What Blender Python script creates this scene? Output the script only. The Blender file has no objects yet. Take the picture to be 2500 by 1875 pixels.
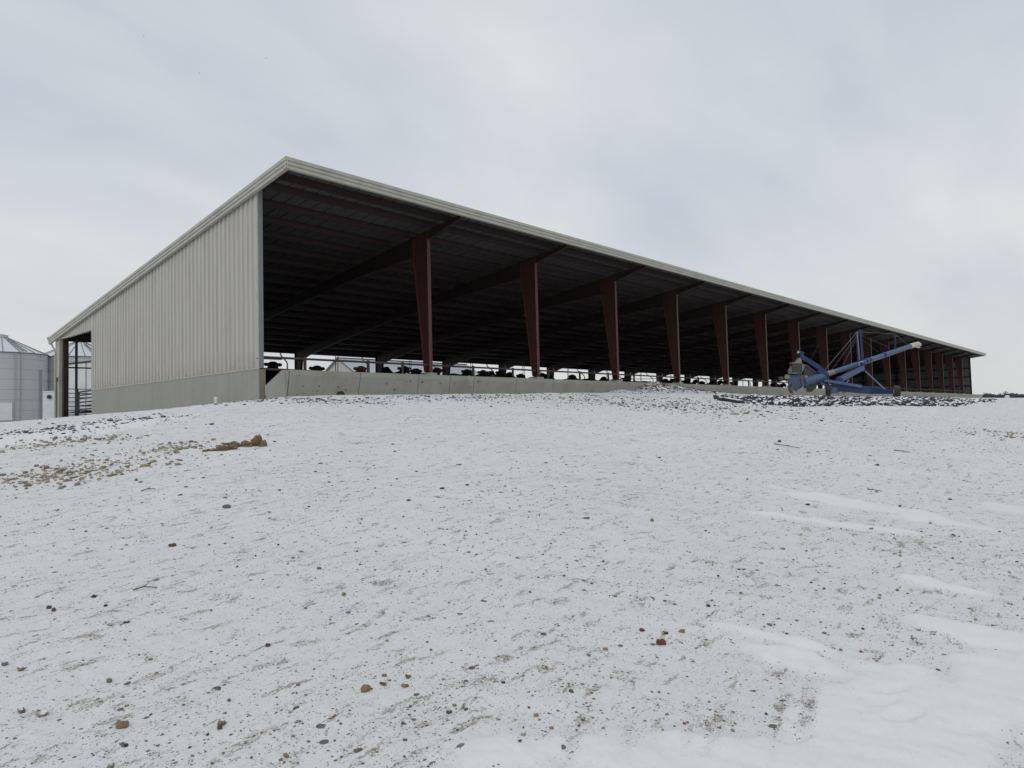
import bpy, bmesh, math, random
import numpy as np
from mathutils import Vector, Matrix
R = math.radians
rng = np.random.RandomState(7); random.seed(7)
S = bpy.context.scene
COL = S.collection

# ------------------------------------------------------------------ camera
FPX = 1720.172
CAM = np.array([-12.893, -24.305, -2.036])
yaw, pit, rol = R(47.733), R(2.669), R(-1.444)
Fv = np.array([math.sin(yaw)*math.cos(pit), math.cos(yaw)*math.cos(pit), math.sin(pit)])
Rv0 = np.array([math.cos(yaw), -math.sin(yaw), 0.0]); Uv0 = np.cross(Rv0, Fv)
Rv = Rv0*math.cos(rol) + Uv0*math.sin(rol); Uv = -Rv0*math.sin(rol) + Uv0*math.cos(rol)
cd = bpy.data.cameras.new('camera'); cam = bpy.data.objects.new('camera', cd); COL.objects.link(cam)
cd.sensor_width = 36; cd.lens = 36*FPX/2500; cd.clip_start = .05; cd.clip_end = 5000
M3 = Matrix(((Rv[0], Uv[0], -Fv[0]), (Rv[1], Uv[1], -Fv[1]), (Rv[2], Uv[2], -Fv[2])))
cam.matrix_world = Matrix.Translation(Vector(CAM)) @ M3.to_4x4()
S.camera = cam
def at(u, v, z): return CAM + (Fv + Rv*(u-1250)/FPX - Uv*(v-937.5)/FPX)*z
def on(u, v, ax, val):
    d = Fv + Rv*(u-1250)/FPX - Uv*(v-937.5)/FPX
    return CAM + d*(val-CAM[ax])/d[ax]

# ------------------------------------------------------------------ world, sun, exposure
S.render.engine = 'CYCLES'
S.view_settings.view_transform = 'Standard'; S.view_settings.look = 'None'
S.view_settings.exposure = 0.12; S.view_settings.gamma = 1
w = bpy.data.worlds.new('World'); S.world = w; w.use_nodes = True
nt = w.node_tree; N = nt.nodes; L = nt.links; N.clear()
SUN_EL, SUN_AZ = R(38), R(250)     # behind thin cloud, from the left of the barn
out = N.new('ShaderNodeOutputWorld'); bg = N.new('ShaderNodeBackground'); L.new(bg.outputs[0], out.inputs[0])
tc = N.new('ShaderNodeTexCoord'); sep = N.new('ShaderNodeSeparateXYZ'); L.new(tc.outputs['Generated'], sep.inputs[0])
def wm(op, a, b=None, c=None):
    n = N.new('ShaderNodeMath'); n.operation = op
    for i, q in enumerate((a, b, c)):
        if q is None: continue
        if isinstance(q, (int, float)): n.inputs[i].default_value = q
        else: L.new(q, n.inputs[i])
    return n.outputs[0]
zc = wm('MAXIMUM', sep.outputs[2], 0.0); den = wm('ADD', zc, 0.32)
cmb = N.new('ShaderNodeCombineXYZ'); L.new(wm('DIVIDE', sep.outputs[0], den), cmb.inputs[0]); L.new(wm('DIVIDE', sep.outputs[1], den), cmb.inputs[1])
mp = N.new('ShaderNodeMapping'); L.new(cmb.outputs[0], mp.inputs[0]); mp.inputs['Rotation'].default_value = (0, 0, R(25)); mp.inputs['Scale'].default_value = (.8, 1.5, 1); mp.inputs['Location'].default_value = (3.1, 1.7, 0)
def wnoise(sc, det, ro, dist=0):
    n = N.new('ShaderNodeTexNoise'); n.inputs['Scale'].default_value = sc; n.inputs['Detail'].default_value = det
    n.inputs['Roughness'].default_value = ro; n.inputs['Distortion'].default_value = dist; L.new(mp.outputs[0], n.inputs['Vector']); return n.outputs[0]
n1 = wnoise(1.1, 5, .48, .5); n2 = wnoise(2.9, 4, .5, .2)
fac = wm('ADD', wm('MULTIPLY', n1, .75), wm('MULTIPLY', n2, .25))
cr = N.new('ShaderNodeValToRGB'); L.new(fac, cr.inputs[0])
e = cr.color_ramp; e.elements[0].position = .36; e.elements[0].color = (.50, .555, .62, 1); e.elements[1].position = .64; e.elements[1].color = (.70, .715, .72, 1)
m_ = e.elements.new(.49); m_.color = (.59, .63, .675, 1)
hz = N.new('ShaderNodeMapRange'); L.new(sep.outputs[2], hz.inputs[0]); hz.inputs[1].default_value = -.05; hz.inputs[2].default_value = .30; hz.inputs[3].default_value = .75; hz.inputs[4].default_value = 0
mxh = N.new('ShaderNodeMixRGB'); L.new(hz.outputs[0], mxh.inputs[0]); L.new(cr.outputs[0], mxh.inputs[1]); mxh.inputs[2].default_value = (.665, .665, .635, 1)
sky = N.new('ShaderNodeTexSky'); sky.sky_type = 'NISHITA'; sky.sun_disc = False; sky.sun_elevation = SUN_EL; sky.sun_rotation = SUN_AZ
sks = N.new('ShaderNodeMixRGB'); sks.blend_type = 'MULTIPLY'; sks.inputs[0].default_value = 1; L.new(sky.outputs[0], sks.inputs[1]); sks.inputs[2].default_value = (.07, .07, .07, 1)
mxs = N.new('ShaderNodeMixRGB'); mxs.inputs[0].default_value = .06; L.new(mxh.outputs[0], mxs.inputs[1]); L.new(sks.outputs[0], mxs.inputs[2])
L.new(mxs.outputs[0], bg.inputs[0]); bg.inputs[1].default_value = 1.0
sd = bpy.data.lights.new('sun', 'SUN'); sd.energy = .5; sd.angle = R(25); sd.color = (1, .97, .92)
so = bpy.data.objects.new('sun', sd); COL.objects.link(so)
sdir = Vector((math.sin(SUN_AZ)*math.cos(SUN_EL), math.cos(SUN_AZ)*math.cos(SUN_EL), math.sin(SUN_EL)))
so.rotation_euler = sdir.to_track_quat('Z', 'Y').to_euler()

# ------------------------------------------------------------------ material helpers
class NT:
    def __init__(s, m): s.m = m; s.t = m.node_tree; s.n = s.t.nodes; s.l = s.t.links
    def new(s, k, **kw):
        n = s.n.new(k)
        for a, b in kw.items(): setattr(n, a, b)
        return n
    def setv(s, n, i, v):
        if hasattr(v, 'is_output') or isinstance(v, bpy.types.NodeSocket): s.l.new(v, n.inputs[i])
        else: n.inputs[i].default_value = v
    def math(s, op, a, b=0, c=None, clamp=False):
        n = s.new('ShaderNodeMath', operation=op, use_clamp=clamp); s.setv(n, 0, a); s.setv(n, 1, b)
        if c is not None: s.setv(n, 2, c)
        return n.outputs[0]
    def noise(s, vec, sc, det=4, ro=.5, dist=0):
        n = s.new('ShaderNodeTexNoise'); s.l.new(vec, n.inputs['Vector']); s.setv(n, 'Scale', sc); s.setv(n, 'Detail', det); s.setv(n, 'Roughness', ro); s.setv(n, 'Distortion', dist); return n.outputs[0]
    def vor(s, vec, sc):
        n = s.new('ShaderNodeTexVoronoi'); s.l.new(vec, n.inputs['Vector']); s.setv(n, 'Scale', sc); return n
    def rng(s, v, a, b, c=0., d=1., smooth=False):
        n = s.new('ShaderNodeMapRange'); n.clamp = True
        if smooth: n.interpolation_type = 'SMOOTHSTEP'
        s.setv(n, 0, v)
        for i, q in enumerate((a, b, c, d)): s.setv(n, i+1, q)
        return n.outputs[0]
    def mix(s, f, a, b, mode='MIX'):
        n = s.new('ShaderNodeMixRGB', blend_type=mode); s.setv(n, 0, f)
        for i, q in ((1, a), (2, b)):
            s.setv(n, i, (*q, 1) if isinstance(q, tuple) and len(q) == 3 else q)
        return n.outputs[0]
    def bump(s, h, st=.3, d=.02, nrm=None):
        n = s.new('ShaderNodeBump'); s.setv(n, 'Strength', st); s.setv(n, 'Distance', d); s.l.new(h, n.inputs['Height'])
        if nrm is not None: s.l.new(nrm, n.inputs['Normal'])
        return n.outputs[0]
def newmat(name, rough=.6, metal=0.):
    m = bpy.data.materials.new(name); m.use_nodes = True; t = NT(m); p = t.n['Principled BSDF']
    p.inputs['Roughness'].default_value = rough; p.inputs['Metallic'].default_value = metal
    g = t.new('ShaderNodeNewGeometry'); t.pos = g.outputs['Position']; t.nor = g.outputs['Normal']; t.p = p
    return m, t
def simple(name, col, rough=.6, metal=0., var=.15, sc=3., bump=0., bsc=40., dirt=None, dsc=1.3, damt=.5, spec=None):
    m, t = newmat(name, rough, metal)
    if spec is not None: t.p.inputs['Specular IOR Level'].default_value = spec
    c1 = tuple(x*(1-var) for x in col); c2 = tuple(min(1, x*(1+var)) for x in col)
    c = t.mix(t.noise(t.pos, sc, 5, .6), c1, c2)
    if dirt: c = t.mix(t.math('MULTIPLY', t.rng(t.noise(t.pos, dsc, 6, .65), .48, .66), damt), c, dirt)
    t.l.new(c, t.p.inputs['Base Color'])
    if bump: t.l.new(t.bump(t.noise(t.pos, bsc, 4, .6), bump, .01), t.p.inputs['Normal'])
    return m
RUST = (.12, .055, .03)
MAT = {}
MAT['siding'] = simple('siding_cream', (.375, .365, .315), .45, var=.05, sc=.8, dirt=(.22, .20, .16), dsc=.7, damt=.25)
def sidingmat():
    m, t = newmat('ribbed_cream_sheet', .45)
    mpn = t.new('ShaderNodeMapping'); t.l.new(t.pos, mpn.inputs[0]); mpn.inputs['Scale'].default_value = (4, 4, .25)
    c = t.mix(t.noise(t.pos, .7, 4), (.41, .398, .345), (.45, .437, .38))
    c = t.mix(t.math('MULTIPLY', t.rng(t.noise(mpn.outputs[0], 1.2, 5, .6), .46, .72), .35), c, (.25, .23, .18))
    sx = t.new('ShaderNodeSeparateXYZ'); t.l.new(t.pos, sx.inputs[0])
    k = t.math('FRACT', t.math('DIVIDE', t.math('SUBTRACT', sx.outputs[1], .08), 1.098)); c = t.mix(t.math('MULTIPLY', t.math('LESS_THAN', k, .014), .22), c, (.12, .115, .10))
    fy = t.math('ABSOLUTE', t.math('SUBTRACT', t.math('FRACT', t.math('DIVIDE', t.math('SUBTRACT', sx.outputs[1], .15), .366)), .5)); fz = t.math('ABSOLUTE', t.math('SUBTRACT', t.math('FRACT', t.math('DIVIDE', sx.outputs[2], 1.53)), .5))
    c = t.mix(t.math('MULTIPLY', t.math('LESS_THAN', t.math('ADD', fy, t.math('MULTIPLY', fz, 4)), .05), .10), c, (.10, .10, .09))
    c = t.mix(t.math('MULTIPLY', t.rng(sx.outputs[2], .0, .7, .45, 0), t.rng(t.noise(t.pos, 2.5, 5, .7), .35, .65)), c, (.20, .175, .13))
    t.l.new(c, t.p.inputs['Base Color']); t.l.new(t.bump(t.noise(t.pos, 1.6, 3), .12, .03), t.p.inputs['Normal']); return m
MAT['trim'] = simple('trim_cream', (.40, .39, .335), .45, var=.06, sc=1.2, dirt=(.2, .19, .16), damt=.3)
MAT['galv'] = simple('galvanised', (.19, .205, .215), .6, .1, var=.18, sc=6, dirt=(.16, .17, .19), dsc=5, damt=.4)
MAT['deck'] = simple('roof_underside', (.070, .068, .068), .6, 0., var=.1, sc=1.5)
MAT['rooftop'] = simple('roof_snow', (.8, .81, .83), .8, var=.04)
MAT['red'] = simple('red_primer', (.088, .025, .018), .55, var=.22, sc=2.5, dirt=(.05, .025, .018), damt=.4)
MAT['web'] = simple('shaded_web_primer', (.056, .019, .016), .6, var=.25, sc=2.2)  # red primer darkened: shade on the column webs is put into the colour
MAT['rafter'] = simple('shaded_primer', (.026, .013, .0115), .7, var=.25, sc=2)  # darker copy of the primer, standing in for shade under the roof
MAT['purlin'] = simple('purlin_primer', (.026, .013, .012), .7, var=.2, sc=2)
MAT['pipe'] = simple('weathered_pipe', (.055, .036, .024), .75, var=.35, sc=5, dirt=RUST, dsc=3, damt=.6)
MAT['black'] = simple('black_steel', (.013, .013, .015), .5, var=.3, sc=6)
MAT['greysteel'] = simple('grey_post', (.075, .08, .085), .6, .2, var=.2, sc=4)
MAT['floor'] = simple('bedding', (.045, .036, .025), .95, var=.4, sc=2, bump=.6, bsc=8)
MAT['blue'] = simple('blue_paint', (.006, .027, .112), .42, var=.2, sc=2.5, dirt=(.03, .05, .12), dsc=2.2, damt=.4)
MAT['bluelight'] = simple('faded_blue_tube', (.055, .105, .215), .42, .15, var=.14, sc=1.8, dirt=(.14, .18, .26), dsc=1.4, damt=.45)
MAT['tarp'] = simple('grey_canvas', (.10, .10, .095), .85, var=.25, sc=4, bump=.5, bsc=6, dirt=(.05, .05, .05), damt=.5)
MAT['tarplight'] = simple('pale_canvas', (.22, .21, .19), .85, var=.2, sc=4, bump=.4, bsc=6)
MAT['rubber'] = simple('tyre_rubber', (.022, .022, .021), .85, var=.4, sc=8, bump=.6, bsc=25, dirt=(.09, .085, .075), damt=.5)
MAT['rim'] = simple('pale_rim', (.62, .62, .61), .5, .1, var=.15, sc=7)
MAT['cream'] = simple('cream_plastic', (.50, .47, .38), .55, var=.1, sc=3, dirt=(.3, .27, .2))
MAT['white'] = simple('white_panel', (.60, .61, .62), .5, var=.06, sc=1.2, dirt=(.42, .42, .42), damt=.4)
MAT['bin'] = simple('bin_steel', (.50, .495, .485), .6, .1, var=.08, sc=1.0, dirt=(.34, .35, .37), dsc=.8, damt=.4)
MAT['bindark'] = simple('bin_seam', (.14, .15, .16), .6, .3, var=.2)
MAT['binroof'] = simple('bin_roof_snow', (.62, .64, .67), .75, var=.1, sc=1.4)
MAT['cable'] = simple('steel_cable', (.20, .19, .18), .6, .3)
MAT['hyd'] = simple('green_hydrant', (.10, .13, .095), .6)
MAT['yellow'] = simple('yellow_tag', (.6, .42, .05), .6)
MAT['stick'] = simple('dry_stick', (.13, .095, .06), .9, var=.3, sc=20)
MAT['bark'] = simple('bare_bark', (.085, .075, .075), .95, var=.2)
MAT['wood'] = simple('distant_wood', (.065, .066, .085), .95, var=.25, sc=.05)
MAT['hair_black'] = simple('black_hair', (.006, .0055, .0055), .9, spec=.08, var=.3, sc=9, bump=.5, bsc=60)
MAT['hair_brown'] = simple('brown_hair', (.018, .010, .007), .9, spec=.1, var=.3, sc=9, bump=.5, bsc=60)
MAT['hair_red'] = simple('reddish_hair', (.05, .020, .012), .9, spec=.1, var=.3, sc=9, bump=.5, bsc=60)
MAT['eye'] = simple('eye', (.01, .008, .006), .1)
MAT['pvc'] = simple('white_pvc', (.62, .63, .63), .4, var=.06)
def binmat():
    m, t = newmat('corrugated_bin_steel', .6, .1); sx = t.new('ShaderNodeSeparateXYZ'); t.l.new(t.pos, sx.inputs[0])
    c = t.mix(t.noise(t.pos, .8, 5), (.44, .44, .44), (.54, .535, .53)); z = t.math('ADD', sx.outputs[2], t.math('MULTIPLY', t.noise(t.pos, .2, 1), .02))
    c = t.mix(t.math('MULTIPLY', t.math('LESS_THAN', t.math('FRACT', t.math('DIVIDE', z, .2)), .34), .30), c, (.22, .23, .25))
    c = t.mix(t.math('MULTIPLY', t.math('LESS_THAN', t.math('FRACT', t.math('DIVIDE', z, 1.12)), .05), .5), c, (.15, .155, .165))
    t.l.new(c, t.p.inputs['Base Color']); return m
MAT['bin'] = binmat(); MAT['stiff'] = simple('stiffener_steel', (.36, .36, .365), .6, .1)
# concrete, world-position based; manure splashes and rust runs
def concrete(name, base, splash=0., streak=0.):
    m, t = newmat(name, .85)
    c = t.mix(t.noise(t.pos, .6, 6, .6), tuple(x*.86 for x in base), tuple(x*1.12 for x in base))
    mpn = t.new('ShaderNodeMapping'); t.l.new(t.pos, mpn.inputs[0]); mpn.inputs['Scale'].default_value = (3, 3, .35)
    c = t.mix(t.math('MULTIPLY', t.rng(t.noise(mpn.outputs[0], 1.3, 4, .6), .5, .75), .35+streak), c, (base[0]*.62, base[1]*.60, base[2]*.50))
    if splash:
        v = t.vor(t.pos, 4.6); sp = t.new('ShaderNodeSeparateColor'); t.l.new(v.outputs['Color'], sp.inputs[0])
        rad = t.math('MULTIPLY', t.math('POWER', sp.outputs[0], 1.6), .34)
        dot = t.math('LESS_THAN', t.math('ADD', v.outputs['Distance'], t.math('MULTIPLY', t.noise(t.pos, 30, 2), .08)), rad)
        sx = t.new('ShaderNodeSeparateXYZ'); t.l.new(t.pos, sx.inputs[0])
        lim = t.math('MULTIPLY', t.rng(sx.outputs[0], 9, 26, 1., .12), t.rng(t.noise(t.pos, .45, 2), .38, .58))
        dot = t.math('MULTIPLY', t.math('MULTIPLY', dot, lim), t.rng(sx.outputs[2], -.28, -.20, 1, .08))
        c = t.mix(t.math('MULTIPLY', dot, splash), c, (.035, .032, .026))
        c = t.mix(t.math('MULTIPLY', t.rng(t.noise(t.pos, .55, 3, .5), .56, .7), .3), c, (.17, .135, .075))
    t.l.new(c, t.p.inputs['Base Color']); t.l.new(t.bump(t.noise(t.pos, 12, 6, .6), .25, .02), t.p.inputs['Normal'])
    return m
MAT['conc'] = concrete('formed_concrete', (.30, .30, .27))
MAT['bunk'] = concrete('precast_concrete', (.33, .325, .285), .9)
MAT['bunkcap'] = concrete('precast_lip', (.36, .36, .32), 0.)
MAT['concend'] = concrete('stained_concrete', (.20, .18, .14), 0, .4)
MAT['siding'] = sidingmat()
# rock with dusting of snow on upward faces; colour from vertex colours
def rockmat(name, snow_lo=.72, snow_hi=.86, col=None, amt=.9, nsc=14):
    m, t = newmat(name, .85)
    if col is None:
        a = t.new('ShaderNodeVertexColor'); a.layer_name = 'col'; c = a.outputs[0]
    else: c = t.mix(t.noise(t.pos, 9, 5, .6), tuple(x*.65 for x in col), tuple(x*1.3 for x in col))
    c = t.mix(t.rng(t.noise(t.pos, 60, 3), .35, .65, 0, .35), c, (.03, .027, .022))
    sx = t.new('ShaderNodeSeparateXYZ'); t.l.new(t.nor, sx.inputs[0])
    k = t.math('ADD', sx.outputs[2], t.math('MULTIPLY', t.math('SUBTRACT', t.noise(t.pos, nsc, 4, .6), .5), .55))
    c = t.mix(t.math('MULTIPLY', t.rng(k, snow_lo, snow_hi), amt), c, (.78, .80, .83))
    t.l.new(c, t.p.inputs['Base Color']); t.l.new(t.bump(t.noise(t.pos, 45, 4, .6), .5, .01), t.p.inputs['Normal'])
    return m
MAT['rock'] = rockmat('stone_dusted', .80, .98, None, .9)
MAT['pebble'] = rockmat('pebble_dusted', .80, 1.0, None, .5, 40)
MAT['slab'] = rockmat('asphalt_dusted', .55, .74, (.040, .042, .046), .97)
MAT['clod'] = rockmat('sandy_clod', .78, 1.0, (.19, .125, .06), .85, 5)

# ------------------------------------------------------------------ mesh helpers
def link(o, parent=None):
    COL.objects.link(o)
    if parent: o.parent = parent
    return o
def tag(o, label=None, cat=None, group=None, kind=None):
    if label: o['label'] = label
    if cat: o['category'] = cat
    if group: o['group'] = group
    if kind: o['kind'] = kind
    return o
def empty(name, loc, rz=0):
    o = bpy.data.objects.new(name, None); o.location = tuple(float(x) for x in loc); o.rotation_euler.z = rz; o.empty_display_size = .2
    return link(o)
class MB:
    def __init__(s): s.v = []; s.f = []
    def add(s, vs, fs):
        b = len(s.v); s.v += [tuple(float(c) for c in v) for v in vs]; s.f += [tuple(i+b for i in f) for f in fs]; return s
    def box(s, a, b):
        x0, y0, z0 = a; x1, y1, z1 = b
        return s.add([(x0,y0,z0),(x1,y0,z0),(x1,y1,z0),(x0,y1,z0),(x0,y0,z1),(x1,y0,z1),(x1,y1,z1),(x0,y1,z1)],
                     [(0,3,2,1),(4,5,6,7),(0,1,5,4),(1,2,6,5),(2,3,7,6),(3,0,4,7)])
    def bar(s, p, q, w, h, up=(0,0,1), w2=None, h2=None):   # box between two points
        p = Vector(p); q = Vector(q); d = (q-p).normalized(); u = Vector(up)
        r = d.cross(u)
        if r.length < 1e-4: r = d.cross(Vector((1,0,0)))
        r.normalize(); u = r.cross(d).normalized(); w2 = w2 or w; h2 = h2 or h
        vs = [p+r*sx*w/2+u*sy*h/2 for sx, sy in ((-1,-1),(1,-1),(1,1),(-1,1))] + [q+r*sx*w2/2+u*sy*h2/2 for sx, sy in ((-1,-1),(1,-1),(1,1),(-1,1))]
        return s.add(vs, [(0,1,2,3),(7,6,5,4),(0,4,5,1),(1,5,6,2),(2,6,7,3),(3,7,4,0)])
    def tube(s, pts, r, n=12, caps=True, r2=None):
        pts = [Vector(p) for p in pts]; k = len(pts); rs = [r + ((r2 if r2 is not None else r)-r)*i/(k-1) for i in range(k)]
        d0 = (pts[1]-pts[0]).normalized(); a = d0.orthogonal().normalized(); b0 = len(s.v); vs = []
        for i, p in enumerate(pts):
            d = (pts[min(i+1, k-1)]-pts[max(i-1, 0)]).normalized(); a = (a-d*a.dot(d)).normalized(); b = d.cross(a)
            vs += [p+(a*math.cos(2*math.pi*j/n)+b*math.sin(2*math.pi*j/n))*rs[i] for j in range(n)]
        fs = [(i*n+j, i*n+(j+1)%n, (i+1)*n+(j+1)%n, (i+1)*n+j) for i in range(k-1) for j in range(n)]
        if caps: fs += [tuple(reversed(range(n))), tuple(range((k-1)*n, k*n))]
        return s.add(vs, fs)
    def prism(s, poly, axis, a, b):   # polygon extruded along an axis, poly given in the two other coordinates
        def mk(p, t):
            c = list(p); c.insert(axis, t); return tuple(c)
        n = len(poly)
        return s.add([mk(p, a) for p in poly]+[mk(p, b) for p in poly], [tuple(range(n)), tuple(reversed(range(n, 2*n)))]+[(i, i+n, (i+1)%n+n, (i+1)%n) for i in range(n)])
    def build(s, name, mat, parent=None, smooth=False, loc=None, world=True):
        me = bpy.data.meshes.new(name); me.from_pydata(s.v, [], s.f); me.update()
        bm = bmesh.new(); bm.from_mesh(me); bmesh.ops.recalc_face_normals(bm, faces=bm.faces); bm.to_mesh(me); bm.free()
        if smooth:
            me.polygons.foreach_set('use_smooth', [True]*len(me.polygons))
            try: me.set_sharp_from_angle(angle=R(38))
            except Exception: pass
        me.materials.append(MAT[mat] if isinstance(mat, str) else mat)
        o = bpy.data.objects.new(name, me)
        if loc is not None: o.location = tuple(float(x) for x in loc)
        link(o, parent)
        if parent is not None and world and loc is None:    # vertices are in world space: undo the parent's place
            o.matrix_parent_inverse = Matrix.Translation(parent.location).inverted() if parent.rotation_euler.z == 0 else (Matrix.Translation(parent.location) @ Matrix.Rotation(parent.rotation_euler.z, 4, 'Z')).inverted()
        return o
def copy_tree(o, parent=None):
    c = o.copy(); COL.objects.link(c)
    if parent: c.parent = parent
    for ch in list(o.children): copy_tree(ch, c)
    return c

# ------------------------------------------------------------------ noise in numpy
def _h(ix, iy, s):
    n = (ix.astype(np.int64)*374761393 + iy.astype(np.int64)*668265263 + s*974634777) & 0xffffffff
    n = ((n ^ (n >> 13))*1274126177) & 0xffffffff
    return ((n ^ (n >> 16)) & 0xffff)/65535.0
def vnoise(x, y, s=0):
    x0 = np.floor(x); y0 = np.floor(y); fx = x-x0; fy = y-y0; fx = fx*fx*fx*(fx*(fx*6-15)+10); fy = fy*fy*fy*(fy*(fy*6-15)+10)
    a = _h(x0, y0, s); b = _h(x0+1, y0, s); c = _h(x0, y0+1, s); d = _h(x0+1, y0+1, s)
    return (a*(1-fx)+b*fx)*(1-fy) + (c*(1-fx)+d*fx)*fy
def fbm(x, y, s=0, o=4):
    r = 0; a = .5; t = 0
    for i in range(o):
        r = r+a*vnoise(x, y, s+i); t += a; a *= .5; x = x*2.03+17; y = y*2.03+5
    return r/t

# ------------------------------------------------------------------ ground shape
def sstep(x, a, b):
    t = np.clip((x-a)/(b-a), 0, 1); return t*t*(3-2*t)
_sil = [(-300, 1040), (0, 1031), (135, 1021), (223, 1013), (400, 998), (550, 980.5), (635, 973.5), (700, 966.5), (828, 962), (1050, 961.5), (1290, 961.6), (1350, 957.5), (1500, 958), (1770, 961), (1900, 965), (2100, 968), (2390, 971.4), (2500, 971), (2800, 970)]
SIL_A = []; SIL_C = []
for _u, _v in _sil:
    _d = Fv + Rv*(_u-1250)/FPX - Uv*(_v-937.5)/FPX; SIL_A.append(math.atan2(_d[0], _d[1])); SIL_C.append(_d[2]/math.hypot(_d[0], _d[1]))
def base_h(X, Y):
    X = np.asarray(X, float); Y = np.asarray(Y, float)
    pad = np.interp(X, [-30, 0, 1, 5, 14, 20, 40, 150], [-1.25, -1.13, -1.03, -.93, -.87, -.73, -.69, -.70])
    pad = pad - .0118*np.clip(Y, 0, 25)
    ye = -2.0 - .085*np.clip(X-18, 0, 200)
    dx = np.clip(-2.2-X, 0, None); dy = np.clip(ye-Y, 0, None); d = np.hypot(dx, dy)
    sl = .122*(d-2.2*(1-np.exp(-d/2.2)))
    sl = np.where(d > 30, .122*27.8 + .04*(d-30), sl)
    rear = .05*np.clip(Y-27, 0, 120); far = .03*np.clip(X-155, 0, 260)
    h = pad-sl-rear-far
    # the brow of the slope never stands above the sight line from the foot of the hill to the barn's base
    dx = X-CAM[0]; dy = Y-CAM[1]; r = np.hypot(dx, dy)+1e-6
    cap = CAM[2]+np.interp(np.arctan2(dx, dy), SIL_A, SIL_C)*r-.035
    q = .06; m_ = np.clip(.5+.5*(cap-h)/q, 0, 1); hc = cap*(1-m_)+h*m_-q*m_*(1-m_)
    return np.where(r < 175, hc, h)
def inside(X, Y, m=0.): return (X > .15-m) & (X < 138.0+m) & (Y > -.02-m) & (Y < 24.5+m)
PRINTS = []
DRIFT = []      # clean smooth drifts: world x, y, half-length, half-width, direction, height
def detail_h(X, Y):
    r = np.hypot(X-CAM[0], Y-CAM[1]); k1 = 1
    h = .10*(fbm(X*.22, Y*.22, 11, 3)-.5) + .05*(fbm(X*.9+3, Y*1.3, 21, 3)-.5) + .018*(fbm(X*4.5, Y*3.2, 31, 3)-.5)
    a_ = X*.93+Y*.37; b_ = -X*.37+Y*.93; c_ = X*.35-Y*.94; e_ = X*.94+Y*.35; wl = sstep(np.arctan2(X-CAM[0], Y-CAM[1]), .55, 1.05)
    h = h + .026*((fbm(a_*1.1, b_*7, 81, 3)-.5)*(1-wl)+(fbm(c_*1.1, e_*7, 85, 3)-.5)*wl)
    h = h + .010*(fbm(X*17, Y*11, 41, 2)-.5)*np.clip(1.6-r/14, 0, 1) + .008*(fbm(X*45, Y*33, 51, 2)-.5)*np.clip(1.4-r/7, 0, 1)
    k = 1-sstep(r, 60, 200)*.5
    ed = np.maximum(np.maximum(-X, X-138), np.maximum(-Y, Y-24.4)); k = k*(.25+.75*sstep(ed, 0, 2.5))
    return h*k
def drift_w(X, Y):
    w_ = np.zeros_like(X)
    for (cx, cy, a, b, th, hh) in DRIFT:
        c, s_ = math.cos(th), math.sin(th); u = (X-cx)*c+(Y-cy)*s_; v = -(X-cx)*s_+(Y-cy)*c
        q = np.sqrt((u/a)**2+(v/b)**2) + 1.5*(fbm(X*1.7, Y*1.7, 71, 4)-.5) + 1.0*(fbm(X*4.2, Y*4.2, 75, 4)-.5)
        w_ = np.maximum(w_, 1-sstep(q, .55, 1.2))
    return w_
def height(X, Y):
    X = np.asarray(X, float); Y = np.asarray(Y, float)
    h = base_h(X, Y) + detail_h(X, Y)
    if DRIFT: h = h + .028*drift_w(X, Y)
    for (cx, cy, a_, s_) in PRINTS:
        c_, q_ = math.cos(a_), math.sin(a_); h = h - .028*np.exp(-((((X-cx)*c_+(Y-cy)*q_)/(.12*s_))**2+((-(X-cx)*q_+(Y-cy)*c_)/(.045*s_))**2)**2)
    return h
def gpt(u, v):      # the ground point seen at a pixel of the photograph
    d = Fv + Rv*(u-1250)/FPX - Uv*(v-937.5)/FPX
    t = np.concatenate([np.linspace(1, 20, 400), np.linspace(20.05, 260, 2400)]); P = CAM[None]+d[None]*t[:, None]
    g = P[:, 2]-base_h(P[:, 0], P[:, 1]); i = np.argmax(g < 0)
    if g[i] >= 0: i = len(t)-1
    p = P[i]; p[2] = height(p[0:1], p[1:2])[0]; return p
def seg_drift(u0, v0, u1, v1, half, hh=.03):
    a = gpt(u0, v0); b = gpt(u1, v1); c = (a+b)/2; d = b-a
    return (c[0], c[1], math.hypot(d[0], d[1])/2+.2, half, math.atan2(d[1], d[0]), hh)
_D = [seg_drift(1380, 1872, 2330, 1828, .22), seg_drift(1980, 1790, 2250, 1690, .30), seg_drift(2120, 1800, 2380, 1790, .30), seg_drift(1330, 1870, 1750, 1850, .22),
      seg_drift(2200, 1505, 2500, 1585, .19), seg_drift(2240, 1420, 2380, 1448, .08), seg_drift(1790, 1535, 1900, 1565, .07), seg_drift(1975, 1212, 2300, 1275, .30),
      seg_drift(2420, 1230, 2560, 1260, .35), seg_drift(1880, 1265, 2150, 1300, .14), seg_drift(0, 1083, 200, 1055, 1.0), seg_drift(190, 1050, 390, 1032, .7),
      seg_drift(2440, 1740, 2500, 1640, .25), seg_drift(1900, 1600, 2000, 1630, .12)]
DRIFT += _D
PRINTS += [(gpt(u, v)[0], gpt(u, v)[1], -.5, s_) for u, v, s_ in ((2174, 1699, 1.), (2202, 1761, 1.), (2160, 1730, .7), (2370, 1790, 1.2), (2470, 1808, 1.1), (1945, 1808, .8))]

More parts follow.
